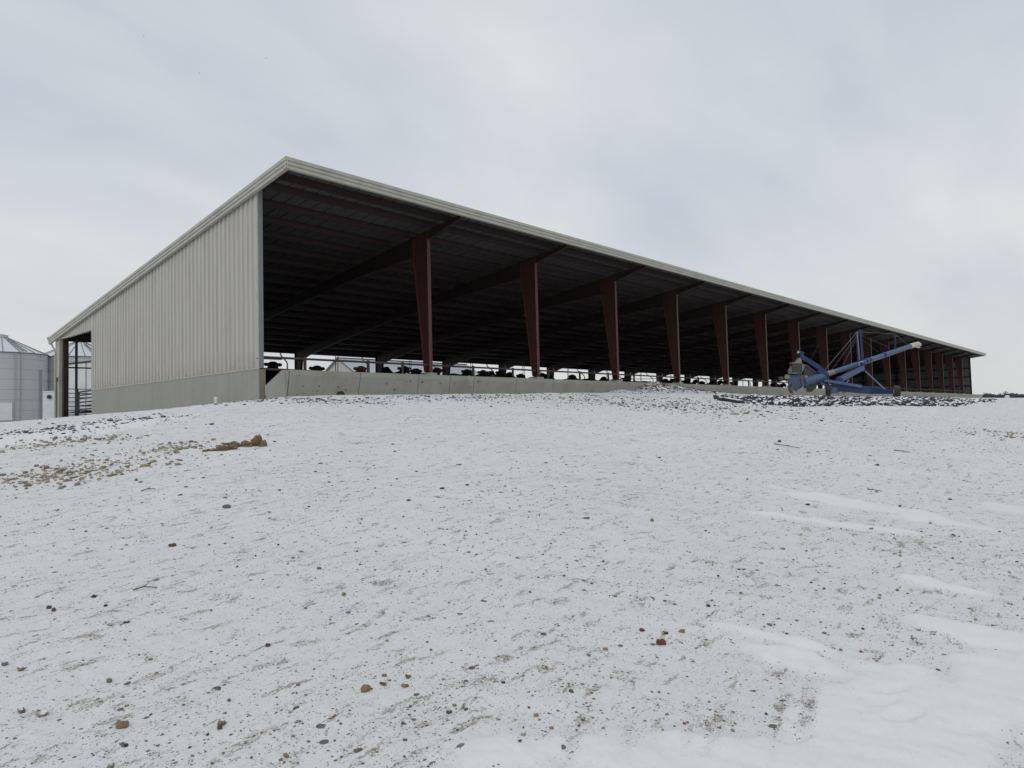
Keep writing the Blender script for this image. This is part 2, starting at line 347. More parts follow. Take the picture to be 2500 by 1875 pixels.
# ground mesh: rings round the viewpoint, dense in front, one sheet to the horizon
th_f = np.linspace(yaw-R(50), yaw+R(50), 900); th_b = np.linspace(yaw+R(50), yaw+R(310), 90)[1:-1]
th = np.concatenate([th_f, th_b]); NR = 760
rad = np.concatenate([[.15, .6], np.geomspace(1.3, 160, NR), np.geomspace(175, 3000, 26)]); NR = len(rad); NTH = len(th)
RR, TT = np.meshgrid(rad, th, indexing='ij')
GX = CAM[0]+RR*np.sin(TT); GY = CAM[1]+RR*np.cos(TT)
GZ = height(GX.ravel(), GY.ravel()).reshape(GX.shape)
ins = inside(GX, GY, -.25); GZ = np.where(ins, GZ-.5, GZ)
vv = np.stack([GX.ravel(), GY.ravel(), GZ.ravel()], 1)
i0 = (np.arange(NR-1)[:, None]*NTH+np.arange(NTH)[None]).ravel(); i1 = (np.arange(NR-1)[:, None]*NTH+(np.arange(NTH)+1)[None] % NTH).ravel()
ff = np.stack([i0, i0+NTH, i1+NTH, i1], 1)
def np_mesh(name, v, f, smooth=True):
    me = bpy.data.meshes.new(name); n = len(f); k = f.shape[1]
    me.vertices.add(len(v)); me.vertices.foreach_set('co', np.ascontiguousarray(v, dtype=np.float32).ravel())
    me.loops.add(n*k); me.loops.foreach_set('vertex_index', np.ascontiguousarray(f, dtype=np.int32).ravel())
    me.polygons.add(n); me.polygons.foreach_set('loop_start', np.arange(0, n*k, k, dtype=np.int32)); me.polygons.foreach_set('loop_total', np.full(n, k, dtype=np.int32))
    me.update(calc_edges=True)
    if smooth: me.polygons.foreach_set('use_smooth', np.ones(n, bool))
    return me
gme = np_mesh('ground', vv, ff[:, ::-1])
dw = drift_w(GX.ravel(), GY.ravel())
# stonier, thinner snow in some zones
def zone(X, Y, segs):
    w_ = np.zeros_like(X)
    for (cx, cy, a, b, t_, hh) in segs:
        c, s_ = math.cos(t_), math.sin(t_); u = (X-cx)*c+(Y-cy)*s_; v = -(X-cx)*s_+(Y-cy)*c
        w_ = np.maximum(w_, np.exp(-((u/a)**2+(v/b)**2)))
    return w_
ZT = [seg_drift(200, 1720, 1250, 1860, .7), seg_drift(1000, 1500, 1500, 1700, .8), seg_drift(1500, 1750, 1950, 1780, .25), seg_drift(600, 1400, 1100, 1420, .6),
      seg_drift(1500, 1400, 2250, 1480, .6), seg_drift(1450, 1580, 2150, 1680, .35), seg_drift(2050, 1300, 2500, 1400, .6), seg_drift(1790, 1690, 1745, 1800, .035), seg_drift(1905, 1670, 1895, 1780, .03), seg_drift(1975, 1690, 1970, 1760, .04), seg_drift(1555, 1720, 1540, 1800, .05), seg_drift(1700, 1710, 1690, 1770, .035), seg_drift(1440, 1740, 1400, 1830, .05), seg_drift(100, 1450, 900, 1500, .5), seg_drift(700, 1830, 1300, 1870, .3), seg_drift(1300, 1180, 1800, 1240, .8)]
thin = np.clip(zone(GX.ravel(), GY.ravel(), ZT)*.55+1.1*zone(GX.ravel(), GY.ravel(), [z_ for z_ in ZT if z_[3] < .12]), 0, 1.3)
dw = dw*(1-np.clip(zone(GX.ravel(), GY.ravel(), [z_ for z_ in ZT if z_[3] < .12])*1.6, 0, 1))
side = sstep(np.arctan2(GX.ravel()-CAM[0], GY.ravel()-CAM[1]), .62, 1.0)
for nm, arr in (('drift', dw), ('thin', thin), ('side', side)):
    at_ = gme.attributes.new(nm, 'FLOAT', 'POINT'); at_.data.foreach_set('value', arr.astype(np.float32))
def snowmat():
    m, t = newmat('snow_ground', .9); t.p.inputs['Specular IOR Level'].default_value = .15
    def attr(n):
        a = t.new('ShaderNodeAttribute'); a.attribute_name = n; return a.outputs['Fac']
    dr = attr('drift'); tn = attr('thin'); keep = t.math('POWER', t.math('SUBTRACT', 1, dr), 1.5)
    mpn = t.new('ShaderNodeMapping'); t.l.new(t.pos, mpn.inputs[0]); mpn.inputs['Rotation'].default_value = (0, 0, R(-22)); mpn.inputs['Scale'].default_value = (1, 2.4, .01)
    P = mpn.outputs[0]
    mp2 = t.new('ShaderNodeMapping'); t.l.new(t.pos, mp2.inputs[0]); mp2.inputs['Scale'].default_value = (1, 1, .01); Q = mp2.outputs[0]
    big = t.noise(P, .55, 5, .6, .3); med = t.noise(P, 3.2, 4, .6, .2)
    dens = t.math('ADD', t.math('MULTIPLY', t.rng(big, .44, .66), .38), t.math('MULTIPLY', t.rng(med, .46, .68), .42))
    dens = t.math('MULTIPLY', t.math('ADD', dens, t.math('MULTIPLY', tn, .5)), keep)
    sd_ = attr('side')
    def strk(rot, sc, scx=(1.8, .22, 1)):
        mm = t.new('ShaderNodeMapping'); mm.vector_type = 'TEXTURE'; t.l.new(t.pos, mm.inputs[0]); mm.inputs['Rotation'].default_value = (0, 0, rot); mm.inputs['Scale'].default_value = scx
        return t.noise(mm.outputs[0], sc, 5, .62, .25)
    sA = strk(R(4), 2.2); sB = strk(R(-58), 2.2); st = t.math('ADD', t.math('MULTIPLY', sA, t.math('SUBTRACT', 1, sd_)), t.math('MULTIPLY', sB, sd_))
    st = t.rng(st, .50, .66)
    dens = t.math('ADD', t.math('MULTIPLY', dens, t.math('ADD', .45, t.math('MULTIPLY', st, .9))), t.math('MULTIPLY', t.math('MULTIPLY', st, keep), .16))
    clus = t.math('MULTIPLY', t.rng(t.noise(P, 4.6, 5, .65, .5), .545, .66), keep)
    dens = t.math('ADD', dens, t.math('MULTIPLY', clus, 1.15))
    col = t.mix(t.noise(Q, .4, 4, .5), (.735, .74, .745), (.81, .812, .812))
    # granulation where the snow is thin: soil and grit, plus painted crevice shade
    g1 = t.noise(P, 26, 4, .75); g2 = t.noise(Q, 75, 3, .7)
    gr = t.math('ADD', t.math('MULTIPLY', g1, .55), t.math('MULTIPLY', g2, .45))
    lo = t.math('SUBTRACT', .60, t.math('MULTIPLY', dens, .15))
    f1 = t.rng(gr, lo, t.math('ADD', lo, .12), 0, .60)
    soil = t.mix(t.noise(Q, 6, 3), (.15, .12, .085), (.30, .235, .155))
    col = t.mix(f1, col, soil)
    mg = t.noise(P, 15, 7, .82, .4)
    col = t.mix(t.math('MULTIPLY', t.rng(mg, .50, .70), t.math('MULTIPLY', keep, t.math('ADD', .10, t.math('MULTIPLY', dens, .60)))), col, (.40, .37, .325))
    hsum = None
    for sc, rmax, dn, seed in ((17, .34, .12, 0), (42, .36, .36, 1), (95, .40, .55, 2)):
        mo = t.new('ShaderNodeMapping'); t.l.new(Q, mo.inputs[0]); mo.inputs['Location'].default_value = (seed*3.3, seed*1.7, 0)
        v = t.vor(mo.outputs[0], sc); sp = t.new('ShaderNodeSeparateColor'); t.l.new(v.outputs['Color'], sp.inputs[0])
        on_ = t.math('LESS_THAN', sp.outputs[0], t.math('MULTIPLY', t.math('ADD', dens, .025), t.math('MULTIPLY', dn, 1.35)))
        dd = t.math('ADD', v.outputs['Distance'], t.math('MULTIPLY', t.noise(Q, sc*3, 2), .12))
        k = t.math('MULTIPLY', t.math('MULTIPLY', on_, t.math('LESS_THAN', dd, t.math('ADD', .12, t.math('MULTIPLY', sp.outputs[1], rmax)))), t.math('LESS_THAN', dr, .6))
        rc = t.new('ShaderNodeValToRGB'); t.l.new(sp.outputs[2], rc.inputs[0]); ee = rc.color_ramp
        ee.elements[0].color = (.03, .028, .026, 1); ee.elements[1].color = (.27, .17, .07, 1)
        q = ee.elements.new(.45); q.color = (.085, .066, .045, 1); q = ee.elements.new(.75); q.color = (.16, .12, .075, 1)
        col = t.mix(t.math('MULTIPLY', k, .85), col, rc.outputs[0])
        hh = t.math('MULTIPLY', k, .012*17/sc); hsum = hh if hsum is None else t.math('ADD', hsum, hh)
    hsum = t.math('ADD', hsum, t.math('MULTIPLY', t.math('MULTIPLY', gr, .032), t.math('ADD', .25, t.math('MULTIPLY', keep, .75))))
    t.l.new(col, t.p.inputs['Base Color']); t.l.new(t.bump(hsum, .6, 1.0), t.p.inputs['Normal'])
    return m
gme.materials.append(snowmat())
ground = link(bpy.data.objects.new('ground', gme)); tag(ground, kind='structure')

# ------------------------------------------------------------------ cattle barn
BX = [0.0]+[.762+7.62*k for k in range(1, 18)]+[138.1]
D = 24.431
SL = -.1336
def roof_top(y): return 6.95+SL*y
PTH = .07
barn = empty('cattle_barn', (0, 0, -1.1)); tag(barn, 'very long cream metal cattle barn, single-slope roof, open front on red steel columns', 'barn')
Y0, Y1 = -2.31, 25.54
# roof deck with narrow standing ribs
mb = MB(); xs = []; x = -.08
while x < 138.4:
    xs += [(x, 0), (x+.50, 0), (x+.52, .05), (x+.56, .05), (x+.58, 0)]; x += .61
prof = [(a, b) for a, b in xs]
for i in range(len(prof)-1):
    (xa, ha), (xb, hb) = prof[i], prof[i+1]
    mb.add([(xa, Y0+.05, roof_top(Y0)-PTH+ha), (xb, Y0+.05, roof_top(Y0)-PTH+hb), (xb, Y1-.1, roof_top(Y1)-PTH+hb), (xa, Y1-.1, roof_top(Y1)-PTH+ha)], [(0, 1, 2, 3)])
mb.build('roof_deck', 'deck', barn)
mb = MB(); mb.add([(-.1, Y0+.02, roof_top(Y0)), (138.5, Y0+.02, roof_top(Y0)), (138.5, Y1-.05, roof_top(Y1)), (-.1, Y1-.05, roof_top(Y1))], [(0, 1, 2, 3)])
mb.build('roof', 'rooftop', barn)
# fascia, three stepped bands (profile in y,z, extruded along x)
def fascia_prof(s=1):
    return [(0.0, .335), (-.055*s, .325), (-.06*s, .20), (-.02*s, .185), (-.02*s, .165), (-.05*s, .155), (-.05*s, .06), (-.012*s, .045), (-.012*s, .02), (-.035*s, .01), (-.035*s, -.09), (.10*s, -.095), (.10*s, -.07), (.02*s, -.06), (.02*s, .32)]
zt = roof_top(Y0)-.0
MB().prism([(Y0+a, zt-.335+.335*0+b-.0+0.02) for a, b in [(p[0], p[1]-.02) for p in fascia_prof()]], 0, -.18, 138.55).build('front_fascia', 'trim', barn)
# rakes along the slope on both gables
def rake(x0, s, name):
    pr = fascia_prof(); n = len(pr); vs = []
    for yy in (Y0-.055, Y1):
        zb = roof_top(yy)-.315
        vs += [(x0+s*(-a)*-1, yy, zb+b-.02+.0) for a, b in pr]
    return MB().add(vs, [tuple(range(n)), tuple(reversed(range(n, 2*n)))]+[(i, i+n, (i+1) % n+n, (i+1) % n) for i in range(n)]).build(name, 'trim', barn)
rake(-.125, 1, 'rake_trim'); rake(138.5, -1, 'rake_trim')
zb = roof_top(Y1)
MB().prism([(Y1-.02, zb+.02), (Y1+.13, zb+.01), (Y1+.13, zb-.10), (Y1+.06, zb-.16), (Y1-.04, zb-.16), (Y1-.04, zb)], 0, -.2, 138.5).build('gutter', 'trim', barn)
def elbow(x, name='downspout'):
    a = [(x, Y1+.03, zb-.14), (x, Y1+.03, zb-.28), (x, Y1-.1, zb-.42), (x, D+.35, zb-.85), (x, D+.16, zb-1.05), (x, D+.16, zb-1.4), (x, D+.16, -1.4)]
    return MB().tube(a, .055, 8).build(name, 'trim', barn)
for k in [0]+list(range(1, 18, 1)): elbow((BX[k]-.62) if k else -.02)
# purlins
PY = [-2.17, -1.25]+[-.35+1.42*i for i in range(18)]+[24.9]
for y in PY:
    if y > 25.2: continue
    zt_ = roof_top(y)-PTH-.012
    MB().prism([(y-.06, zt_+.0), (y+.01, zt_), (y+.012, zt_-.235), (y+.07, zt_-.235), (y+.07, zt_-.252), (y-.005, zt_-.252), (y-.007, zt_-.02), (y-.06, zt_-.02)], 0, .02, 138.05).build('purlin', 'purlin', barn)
def colY(top, base, y0, sgn):    # helper: web outline
    pass
PB = PTH+.012+.26                # purlin bottom below roof top
def zraf(y): return roof_top(y)-PB
def frame(k, x, mk):
    fl = .20; tf = .02
    if mk:
        # front column: outer flange straight, web tapers towards the base
        zt_ = zraf(0.0)-.02
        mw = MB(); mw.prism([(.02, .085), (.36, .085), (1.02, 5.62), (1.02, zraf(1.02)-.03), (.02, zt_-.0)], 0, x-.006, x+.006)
        m = MB(); m.box((x-fl/2, 0, .12), (x+fl/2, .02, zt_-.02)); m.bar((x, .37, .12), (x, 1.03, 5.62), fl, .02, up=(0, -1, 0)); m.box((x-fl/2, 1.022, 5.62), (x+fl/2, 1.042, zraf(1.04)-.05))
        m.box((x-.16, -.06, .06), (x+.16, .45, .085))
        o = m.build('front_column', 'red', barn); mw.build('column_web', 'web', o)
        MB().prism([(-.10, -.2), (.50, -.2), (.50, .06), (-.10, .06)], 0, x-.28, x+.28).build('concrete_pier', 'bunkcap', o)
        # rear column
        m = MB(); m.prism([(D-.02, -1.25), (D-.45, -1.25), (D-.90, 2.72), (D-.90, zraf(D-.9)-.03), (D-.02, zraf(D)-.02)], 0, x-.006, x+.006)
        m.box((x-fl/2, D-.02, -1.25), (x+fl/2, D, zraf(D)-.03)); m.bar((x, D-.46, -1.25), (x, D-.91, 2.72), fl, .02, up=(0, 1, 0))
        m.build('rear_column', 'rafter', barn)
        # rafter with haunches and front overhang stub
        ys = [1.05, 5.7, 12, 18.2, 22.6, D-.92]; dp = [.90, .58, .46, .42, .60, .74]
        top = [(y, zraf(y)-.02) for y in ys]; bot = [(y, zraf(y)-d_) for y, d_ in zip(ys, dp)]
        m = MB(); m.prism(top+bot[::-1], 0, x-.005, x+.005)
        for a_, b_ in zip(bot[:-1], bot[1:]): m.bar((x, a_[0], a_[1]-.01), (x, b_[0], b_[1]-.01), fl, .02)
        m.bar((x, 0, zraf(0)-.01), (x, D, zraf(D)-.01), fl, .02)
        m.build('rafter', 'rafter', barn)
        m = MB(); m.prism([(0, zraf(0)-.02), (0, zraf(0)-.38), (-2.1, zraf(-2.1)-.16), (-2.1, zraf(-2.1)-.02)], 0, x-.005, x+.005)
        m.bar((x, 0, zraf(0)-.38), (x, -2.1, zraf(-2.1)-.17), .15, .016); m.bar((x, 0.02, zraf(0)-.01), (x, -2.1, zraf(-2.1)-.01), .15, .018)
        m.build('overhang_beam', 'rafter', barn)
        # flange brace
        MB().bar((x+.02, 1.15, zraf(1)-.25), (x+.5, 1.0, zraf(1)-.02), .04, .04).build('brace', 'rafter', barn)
    else: pass
for k in range(1, 18): frame(k, BX[k], True)
# mid-bay twin pipes along the rear
for k in range(1, 18):
    xm = (BX[k]+BX[k+1])/2-.15
    for s_ in (-.11, .11): MB().tube([(xm+s_, D-.05, -1.3), (xm+s_, D-.05, zraf(D)+.15)], .03, 8).build('rear_post', 'greysteel', barn)
MB().tube([(1.02, D-.1, -1.5), (1.02, D-.1, 3.5)], .075, 10).build('rear_post', 'greysteel', barn)
MB().box((.15, D-.06, 3.27), (138.1, D+.05, roof_top(D)-PTH-.03)).build('eave_beam', 'purlin', barn)
MB().tube([(.3, D-.3, 1.62), (8.2, D-.3, 1.62)], .045, 8).build('cross_pipe', 'black', barn)
# gable walls of ribbed sheet
def ribbed(x, s, y0, y1, zlo, zhi, pitch=.366, dep=.052):
    """vertical ribs; zhi is a function of y"""
    pts = []; y = y0
    while y < y1-.001:
        for dy, dx in ((0, 0), (.15, 0), (.185, dep), (.33, dep), (.366, 0)):
            if y+dy <= y1 and (not pts or y+dy > pts[-1][0]+1e-4): pts.append((y+dy, dx))
        y += pitch
    pts.append((y1, pts[-1][1]))
    m = MB()
    for (a, da), (b, db) in zip(pts[:-1], pts[1:]):
        if b-a < 1e-4: continue
        m.add([(x+s*da, a, zlo), (x+s*db, b, zlo), (x+s*db, b, zhi(b)), (x+s*da, a, zhi(a))], [(0, 1, 2, 3)])
        m.add([(x+s*da+s*.003, a, zlo), (x+s*db+s*.003, b, zlo), (x+s*db+s*.003, b, zhi(b)), (x+s*da+s*.003, a, zhi(a))], [(3, 2, 1, 0)])
    return m
DY0, DY1, DZ = 18.267, 23.90, 3.265
zh = lambda y: roof_top(y)-.13
ribbed(0, 1, .10, DY0-.06, 0.0, zh).build('gable_siding', 'siding', barn)
ribbed(0, 1, DY0-.06, DY1+.06, DZ+.06, zh).build('gable_siding', 'siding', barn)
ribbed(0, 1, DY1+.06, D+.20, -1.5, zh).build('gable_siding', 'siding', barn)
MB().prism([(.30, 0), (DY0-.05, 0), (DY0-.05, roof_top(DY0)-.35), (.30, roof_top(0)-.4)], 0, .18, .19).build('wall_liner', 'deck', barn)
MB().box((-.012, -.004, -.03), (.02, .11, zh(0)-.02)).build('corner_trim', 'trim', barn); MB().prism([(-.012, D+.13), (-.012, D+.232), (.2, D+.232), (.2, D+.20), (.02, D+.20), (.02, D+.13)], 2, -1.5, zh(D)-.05).build('corner_trim', 'trim', barn)
m = MB(); m.box((.021, -.003, .0), (.20, .012, zh(0)-.1)); m.box((.20, -.003, .0), (.205, .25, zh(0)-.1)); m.build('end_post', 'galv', barn)
m = MB(); m.box((-.02, -.005, -.035), (.035, DY0-.0, .012)); m.build('base_flashing', 'trim', barn)
m = MB(); m.box((-.008, DY0-.09, DZ+.005), (.16, DY1+.09, DZ+.075)); m.box((-.008, DY0-.085, -.03), (.16, DY0-.01, DZ)); m.box((-.008, DY1+.005, -1.5), (.16, DY1+.075, DZ)); m.build('door_frame', 'trim', barn)
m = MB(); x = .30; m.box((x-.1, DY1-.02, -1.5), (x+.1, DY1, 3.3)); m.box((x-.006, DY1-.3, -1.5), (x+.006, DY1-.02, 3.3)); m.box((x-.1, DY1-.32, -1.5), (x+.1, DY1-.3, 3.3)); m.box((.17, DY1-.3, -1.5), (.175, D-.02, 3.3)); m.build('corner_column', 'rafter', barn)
m = MB(); m.box((.18, DY0-.03, -1.3), (.26, DY0+.0, 3.26)); m.build('door_jamb', 'black', barn)
MB().box((.22, DY1-.42, .55), (.3, DY1-.33, 1.55)).build('switch_box', 'black', barn)
# interior gable frame and girts behind near gable
for z in (1.5, 3.1, 4.6): MB().box((.07, .3, z), (.17, min(DY0-.1, (6.5-z)/.1336), z+.2)).build('girt', 'purlin', barn)
# far gable
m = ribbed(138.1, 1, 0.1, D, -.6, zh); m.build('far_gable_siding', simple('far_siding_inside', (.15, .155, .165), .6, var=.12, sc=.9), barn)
MB().box((138.0, -.003, -.6), (138.12, .22, zh(0)-.1)).build('end_post', 'purlin', barn)
for z in (1.42, 3.03, 4.59): MB().box((137.92, .05, z), (138.08, (6.5-z)/.1336, z+.22)).build('girt', 'purlin', barn)
MB().box((137.95, 0, -1.3), (138.3, D, -.55)).build('far_foundation_wall', 'conc', barn)
for y in (6.1, 12.2, 18.3):
    MB().box((137.8, y-.1, -1), (138.08, y+.1, zraf(y))).build('wind_column', 'purlin', barn)
# formed concrete stem wall under the gable with board joints
m = MB(); jy = [0.0, .24, 1.28, 2.30]+[3.38+1.09*i for i in range(13)]+[17.53, DY0-.05]
for a, b in zip(jy[:-1], jy[1:]):
    if b > a+.02: m.add([(0.005, a+.006, -1.9), (0.005, b-.006, -1.9), (0.005, b-.006, -.035), (0.005, a+.006, -.035)], [(0, 1, 2, 3)]); m.add([(0.005, b-.006, -1.9), (.017, b, -1.9), (.017, b, -.035), (0.005, b-.006, -.035)], [(0, 1, 2, 3)]); m.add([(.017, a, -1.9), (0.005, a+.006, -1.9), (0.005, a+.006, -.035), (.017, a, -.035)], [(0, 1, 2, 3)])
m.build('foundation_wall', 'conc', barn)
MB().box((.02, .0, -1.9), (.27, DY0-.05, -.04)).build('foundation_wall', 'concend', barn)
fl = MB().add([(.2, .35, -1.0), (138, .35, -1.0), (138, D+.3, -1.12), (.2, D+.3, -1.12)], [(0, 1, 2, 3)]).build('barn_floor', 'floor'); tag(fl, kind='structure')

# ------------------------------------------------------------------ precast feed bunk sections
BP = [(-.33, -.05), (-.33, -.25), (-.06, -1.35), (.10, -1.35), (.9, -1.3), (.9, -.45), (.75, -.45), (.55, -.62), (.05, -.60), (-.14, -.05)]
def bunk_mesh(L_):
    m = MB(); g = .012; m.prism(BP, 0, g, L_-g); return m
sect = [(1.08, 4.27), (4.27, 7.39), (7.39, 9.28), (9.28, 10.83)]+[(10.83+3.01*i, 13.84+3.01*i) for i in range(45)]
def bevel(o, w_=.012):
    md = o.modifiers.new('bevel', 'BEVEL'); md.width = w_; md.segments = 2; md.limit_method = 'ANGLE'; return o
BG = 'precast feed bunk sections along the open front'
proto = {}
for i, (a, b) in enumerate(sect):
    L_ = round(b-a, 2)
    if L_ not in proto: o = bevel(bunk_mesh(L_).build('feed_bunk_section', 'bunk', None, loc=(a, 0, 0))); proto[L_] = o
    else: o = proto[L_].copy(); COL.objects.link(o); o.location = (a, 0, 0)
    lab = {0: 'first full concrete bunk section beside the gable end, rust stained and spattered with manure', 1: 'long second concrete bunk section from the gable, densely spattered with dark manure specks', 2: 'short concrete bunk section directly under the nearest red column base', 3: 'shortest concrete bunk section just right of the nearest red column'}.get(i, 'plain grey precast concrete bunk section in the long row towards the far end')
    tag(o, lab, 'feed bunk', BG)
# wing piece at the left end
wg = empty('bunk_wing_wall', (.6, -.2, -1.1)); tag(wg, 'slanted pale concrete end piece closing the feed bunk beside the gable corner', 'feed bunk', BG)
m = MB(); m.prism([(.275, -1.4), (1.0, -1.4), (1.0, -.05), (.92, -.05), (.275, -.62)], 1, -.16, .0); bevel(m.build('wing_panel', 'bunkcap', wg), .01)
m = MB(); m.prism([(-.30, -.06), (-.05, -1.35), (.05, -1.35), (.0, -.06)], 0, 1.002, 1.066); m.build('end_edge', 'bunkcap', wg)
# neck rail: pipe on posts along the bunk
rl = empty('feed_rail', (1, .12, 0)); tag(rl, 'rusty brown pipe rail on short posts running above the feed bunk', 'rail')
MB().tube([(.0, .1, .42), (30, .1, .42), (70, .1, .42), (110, .1, .42), (138, .1, .42), (138.8, .1, .42)], .045, 10).build('rail_pipe', 'pipe', rl)
MB().tube([(.08, .15, -.02), (2.6, .15, -.045)], .05, 10).build('lower_pipe', 'pipe', rl)
m = MB(); m.box((-.02, .0, .34), (.95, .12, .37)); m.build('bracket', 'pipe', rl)
px = [1.99, 4.99, 6.83, 11.2, 14.07]+[16.95+2.87*i for i in range(42)]
for x in px:
    MB().tube([(x, .12, -.1), (x, .12, .50)], .062, 10).build('rail_post', 'pipe', rl)
# a lower cable rail in places
MB().tube([(22.7, .35, .08), (29, .35, .30)], .02, 6).build('slack_rail', 'pipe', rl)

# black round drain outlet and white vent stub
p = on(835, 961, 1, -.32); m = MB(); m.tube([(p[0], -.30, -.98), (p[0], .1, -.98)], .145, 20, r2=.145); o = m.build('drain_outlet', 'black', None, True); tag(o, 'round black drain outlet half buried against the feed bunk base', 'drain pipe')
p = on(528, 978, 0, -.35); zz = float(height(np.array([p[0]]), np.array([p[1]]))[0]); m = MB(); m.tube([(p[0], p[1], zz-.2), (p[0], p[1], zz+.18)], .075, 16); m.tube([(p[0], p[1], zz+.15), (p[0], p[1], zz+.24), (p[0], p[1], zz+.26)], .095, 16, r2=.07)
o = m.build('vent_pipe', 'pvc', None, True); tag(o, 'short capped white plastic pipe standing in snow by the gable wall', 'pipe')
m = MB(); h0 = on(138, 1021, 0, -.12); zz = h0[2]; y = h0[1]; m.tube([(-.12, y, zz-.2), (-.12, y, zz+2.3)], .03, 10); m.box((-.17, y-.09, zz+2.2), (-.07, y+.07, zz+2.42)); m.tube([(-.12, y-.05, zz+2.36), (-.12, y-.32, zz+2.40)], .025, 8)
o = m.build('water_hydrant', 'hyd'); tag(o, 'thin green yard hydrant against the cream corner beside the gable doorway', 'hydrant')

# gates in and behind the gable doorway
def gate(name, x, ya, yb, z0, z1, nr, r, label, curved=True):
    g = empty(name, (x, (ya+yb)/2, z0)); tag(g, label, 'gate')
    rr = .22 if curved else .02; pts = [(x, ya, z0), (x, ya, z1)]
    fr = [(x, yb, z0), (x, yb, z1-rr)]+[(x, yb-rr*(1-math.cos(t_)), z1-rr+rr*math.sin(t_)) for t_ in np.linspace(.2, 1.57, 5)]+[(x, ya+rr, z1)]+[(x, ya+rr*(1-math.sin(t_)), z1-rr*(1-math.cos(t_))) for t_ in np.linspace(.2, 1.57, 5)]+[(x, ya, z0)]
    MB().tube(fr, r*1.15, 8).build('gate_frame', 'black', g)
    for i in range(nr):
        zz = z0+.03+(z1-z0-.2)*i/(nr-1)*.98
        MB().tube([(x, ya, zz), (x, yb, zz)], r, 8).build('gate_rail', 'black', g)
    return g
g1 = gate('pipe_gate', .35, DY0+.05, 21.55, -1.22, .02, 6, .042, 'black tubular gate with rounded corner closing the gable doorway')
o = MB().tube([(.35, 21.72, -1.45), (.35, 21.85, .22)], .075, 10).build('gate_post', 'black'); tag(o, 'thick leaning black gate post in the gable doorway', 'post')
m = empty('pipe_fence', (2.5, D-.5, -1.4)); tag(m, 'thin black rail fence seen through the gable doorway behind the gate', 'fence')
for i in range(7): MB().tube([(.2, D-.5, -1.25+.26*i), (8, D-.5, -1.25+.26*i)], .022, 6).build('fence_rail', 'black', m)
for x in (.3, 3.2, 6.4): MB().tube([(x, D-.5, -1.5), (x, D-.5, .4)], .04, 8).build('fence_post', 'black', m)

# ------------------------------------------------------------------ cattle
def cow_mesh(name, hy, drop, matn):
    """standing beast facing -Y, feet at z 0; hy = head turn, drop = how far the head hangs"""
    V = []; E = []; RD = []
    def add(p, r, prev=None):
        V.append(p); RD.append(r if isinstance(r, tuple) else (r, r)); i = len(V)-1
        if prev is not None: E.append((prev, i))
        return i
    hip = add((0, 1.62, .82), (.27, .27)); mid = add((0, 1.2, .76), (.32, .31), hip); ch = add((0, .72, .76), (.28, .30), mid)
    wi = add((0, .52, .90), (.17, .20), ch)
    neck = add((0, .32, 1.02-.3*drop), (.13, .15), wi)
    c, s_ = math.cos(hy), math.sin(hy); o = Vector((0, .20, 1.13-drop))
    def hd(p): return tuple(o+Vector((p[0]*c+p[1]*s_, -p[0]*s_+p[1]*c, p[2])))
    poll = add(hd((0, -.02, .03)), (.19, .175), neck); fh = add(hd((0, -.12, .02)), (.125, .11), poll); mz = add(hd((0, -.27, -.12)), (.085, .08), fh); no = add(hd((0, -.37, -.20)), (.075, .065), mz)
    cw = add(hd((0, -.02, .19)), (.11, .09), poll)
    for q in (-1, 1):
        a = add(hd((q*.20, .0, .03)), (.05, .055), poll); b = add(hd((q*.29, .0, .045)), (.048, .088), a); add(hd((q*.385, .01, .03)), (.026, .045), b)
    for q in (-1, 1):
        k = add((q*.20, .66, .50), .10, ch); k = add((q*.19, .62, .30), .055, k); k = add((q*.19, .64, .10), .04, k); add((q*.19, .60, .03), .052, k)
        k = add((q*.22, 1.58, .58), .13, hip); k = add((q*.21, 1.72, .36), .06, k); k = add((q*.21, 1.66, .12), .042, k); add((q*.21, 1.62, .03), .052, k)
    t_ = add((0, 1.88, .92), .05, hip); t_ = add((0, 1.95, .70), .022, t_); add((0, 1.95, .35), .035, t_)
    me = bpy.data.meshes.new(name+'_sk'); me.from_pydata(V, E, []); ob = bpy.data.objects.new(name+'_sk', me); COL.objects.link(ob)
    sk = ob.modifiers.new('skin', 'SKIN'); sk.use_smooth_shade = True
    for i, r in enumerate(RD): me.skin_vertices[0].data[i].radius = r
    me.skin_vertices[0].data[0].use_root = True
    ss = ob.modifiers.new('sub', 'SUBSURF'); ss.levels = 2; ss.render_levels = 2
    dg = bpy.context.evaluated_depsgraph_get(); out_ = bpy.data.meshes.new_from_object(ob.evaluated_get(dg)); out_.name = name
    bpy.data.objects.remove(ob); out_.materials.clear(); out_.materials.append(MAT[matn]); out_.polygons.foreach_set('use_smooth', [True]*len(out_.polygons))
    eyes = [hd((q*.112, -.15, .0)) for q in (-1, 1)]; tagp = hd((.25, -.02, .03))
    return out_, eyes, tagp
COWS = {}
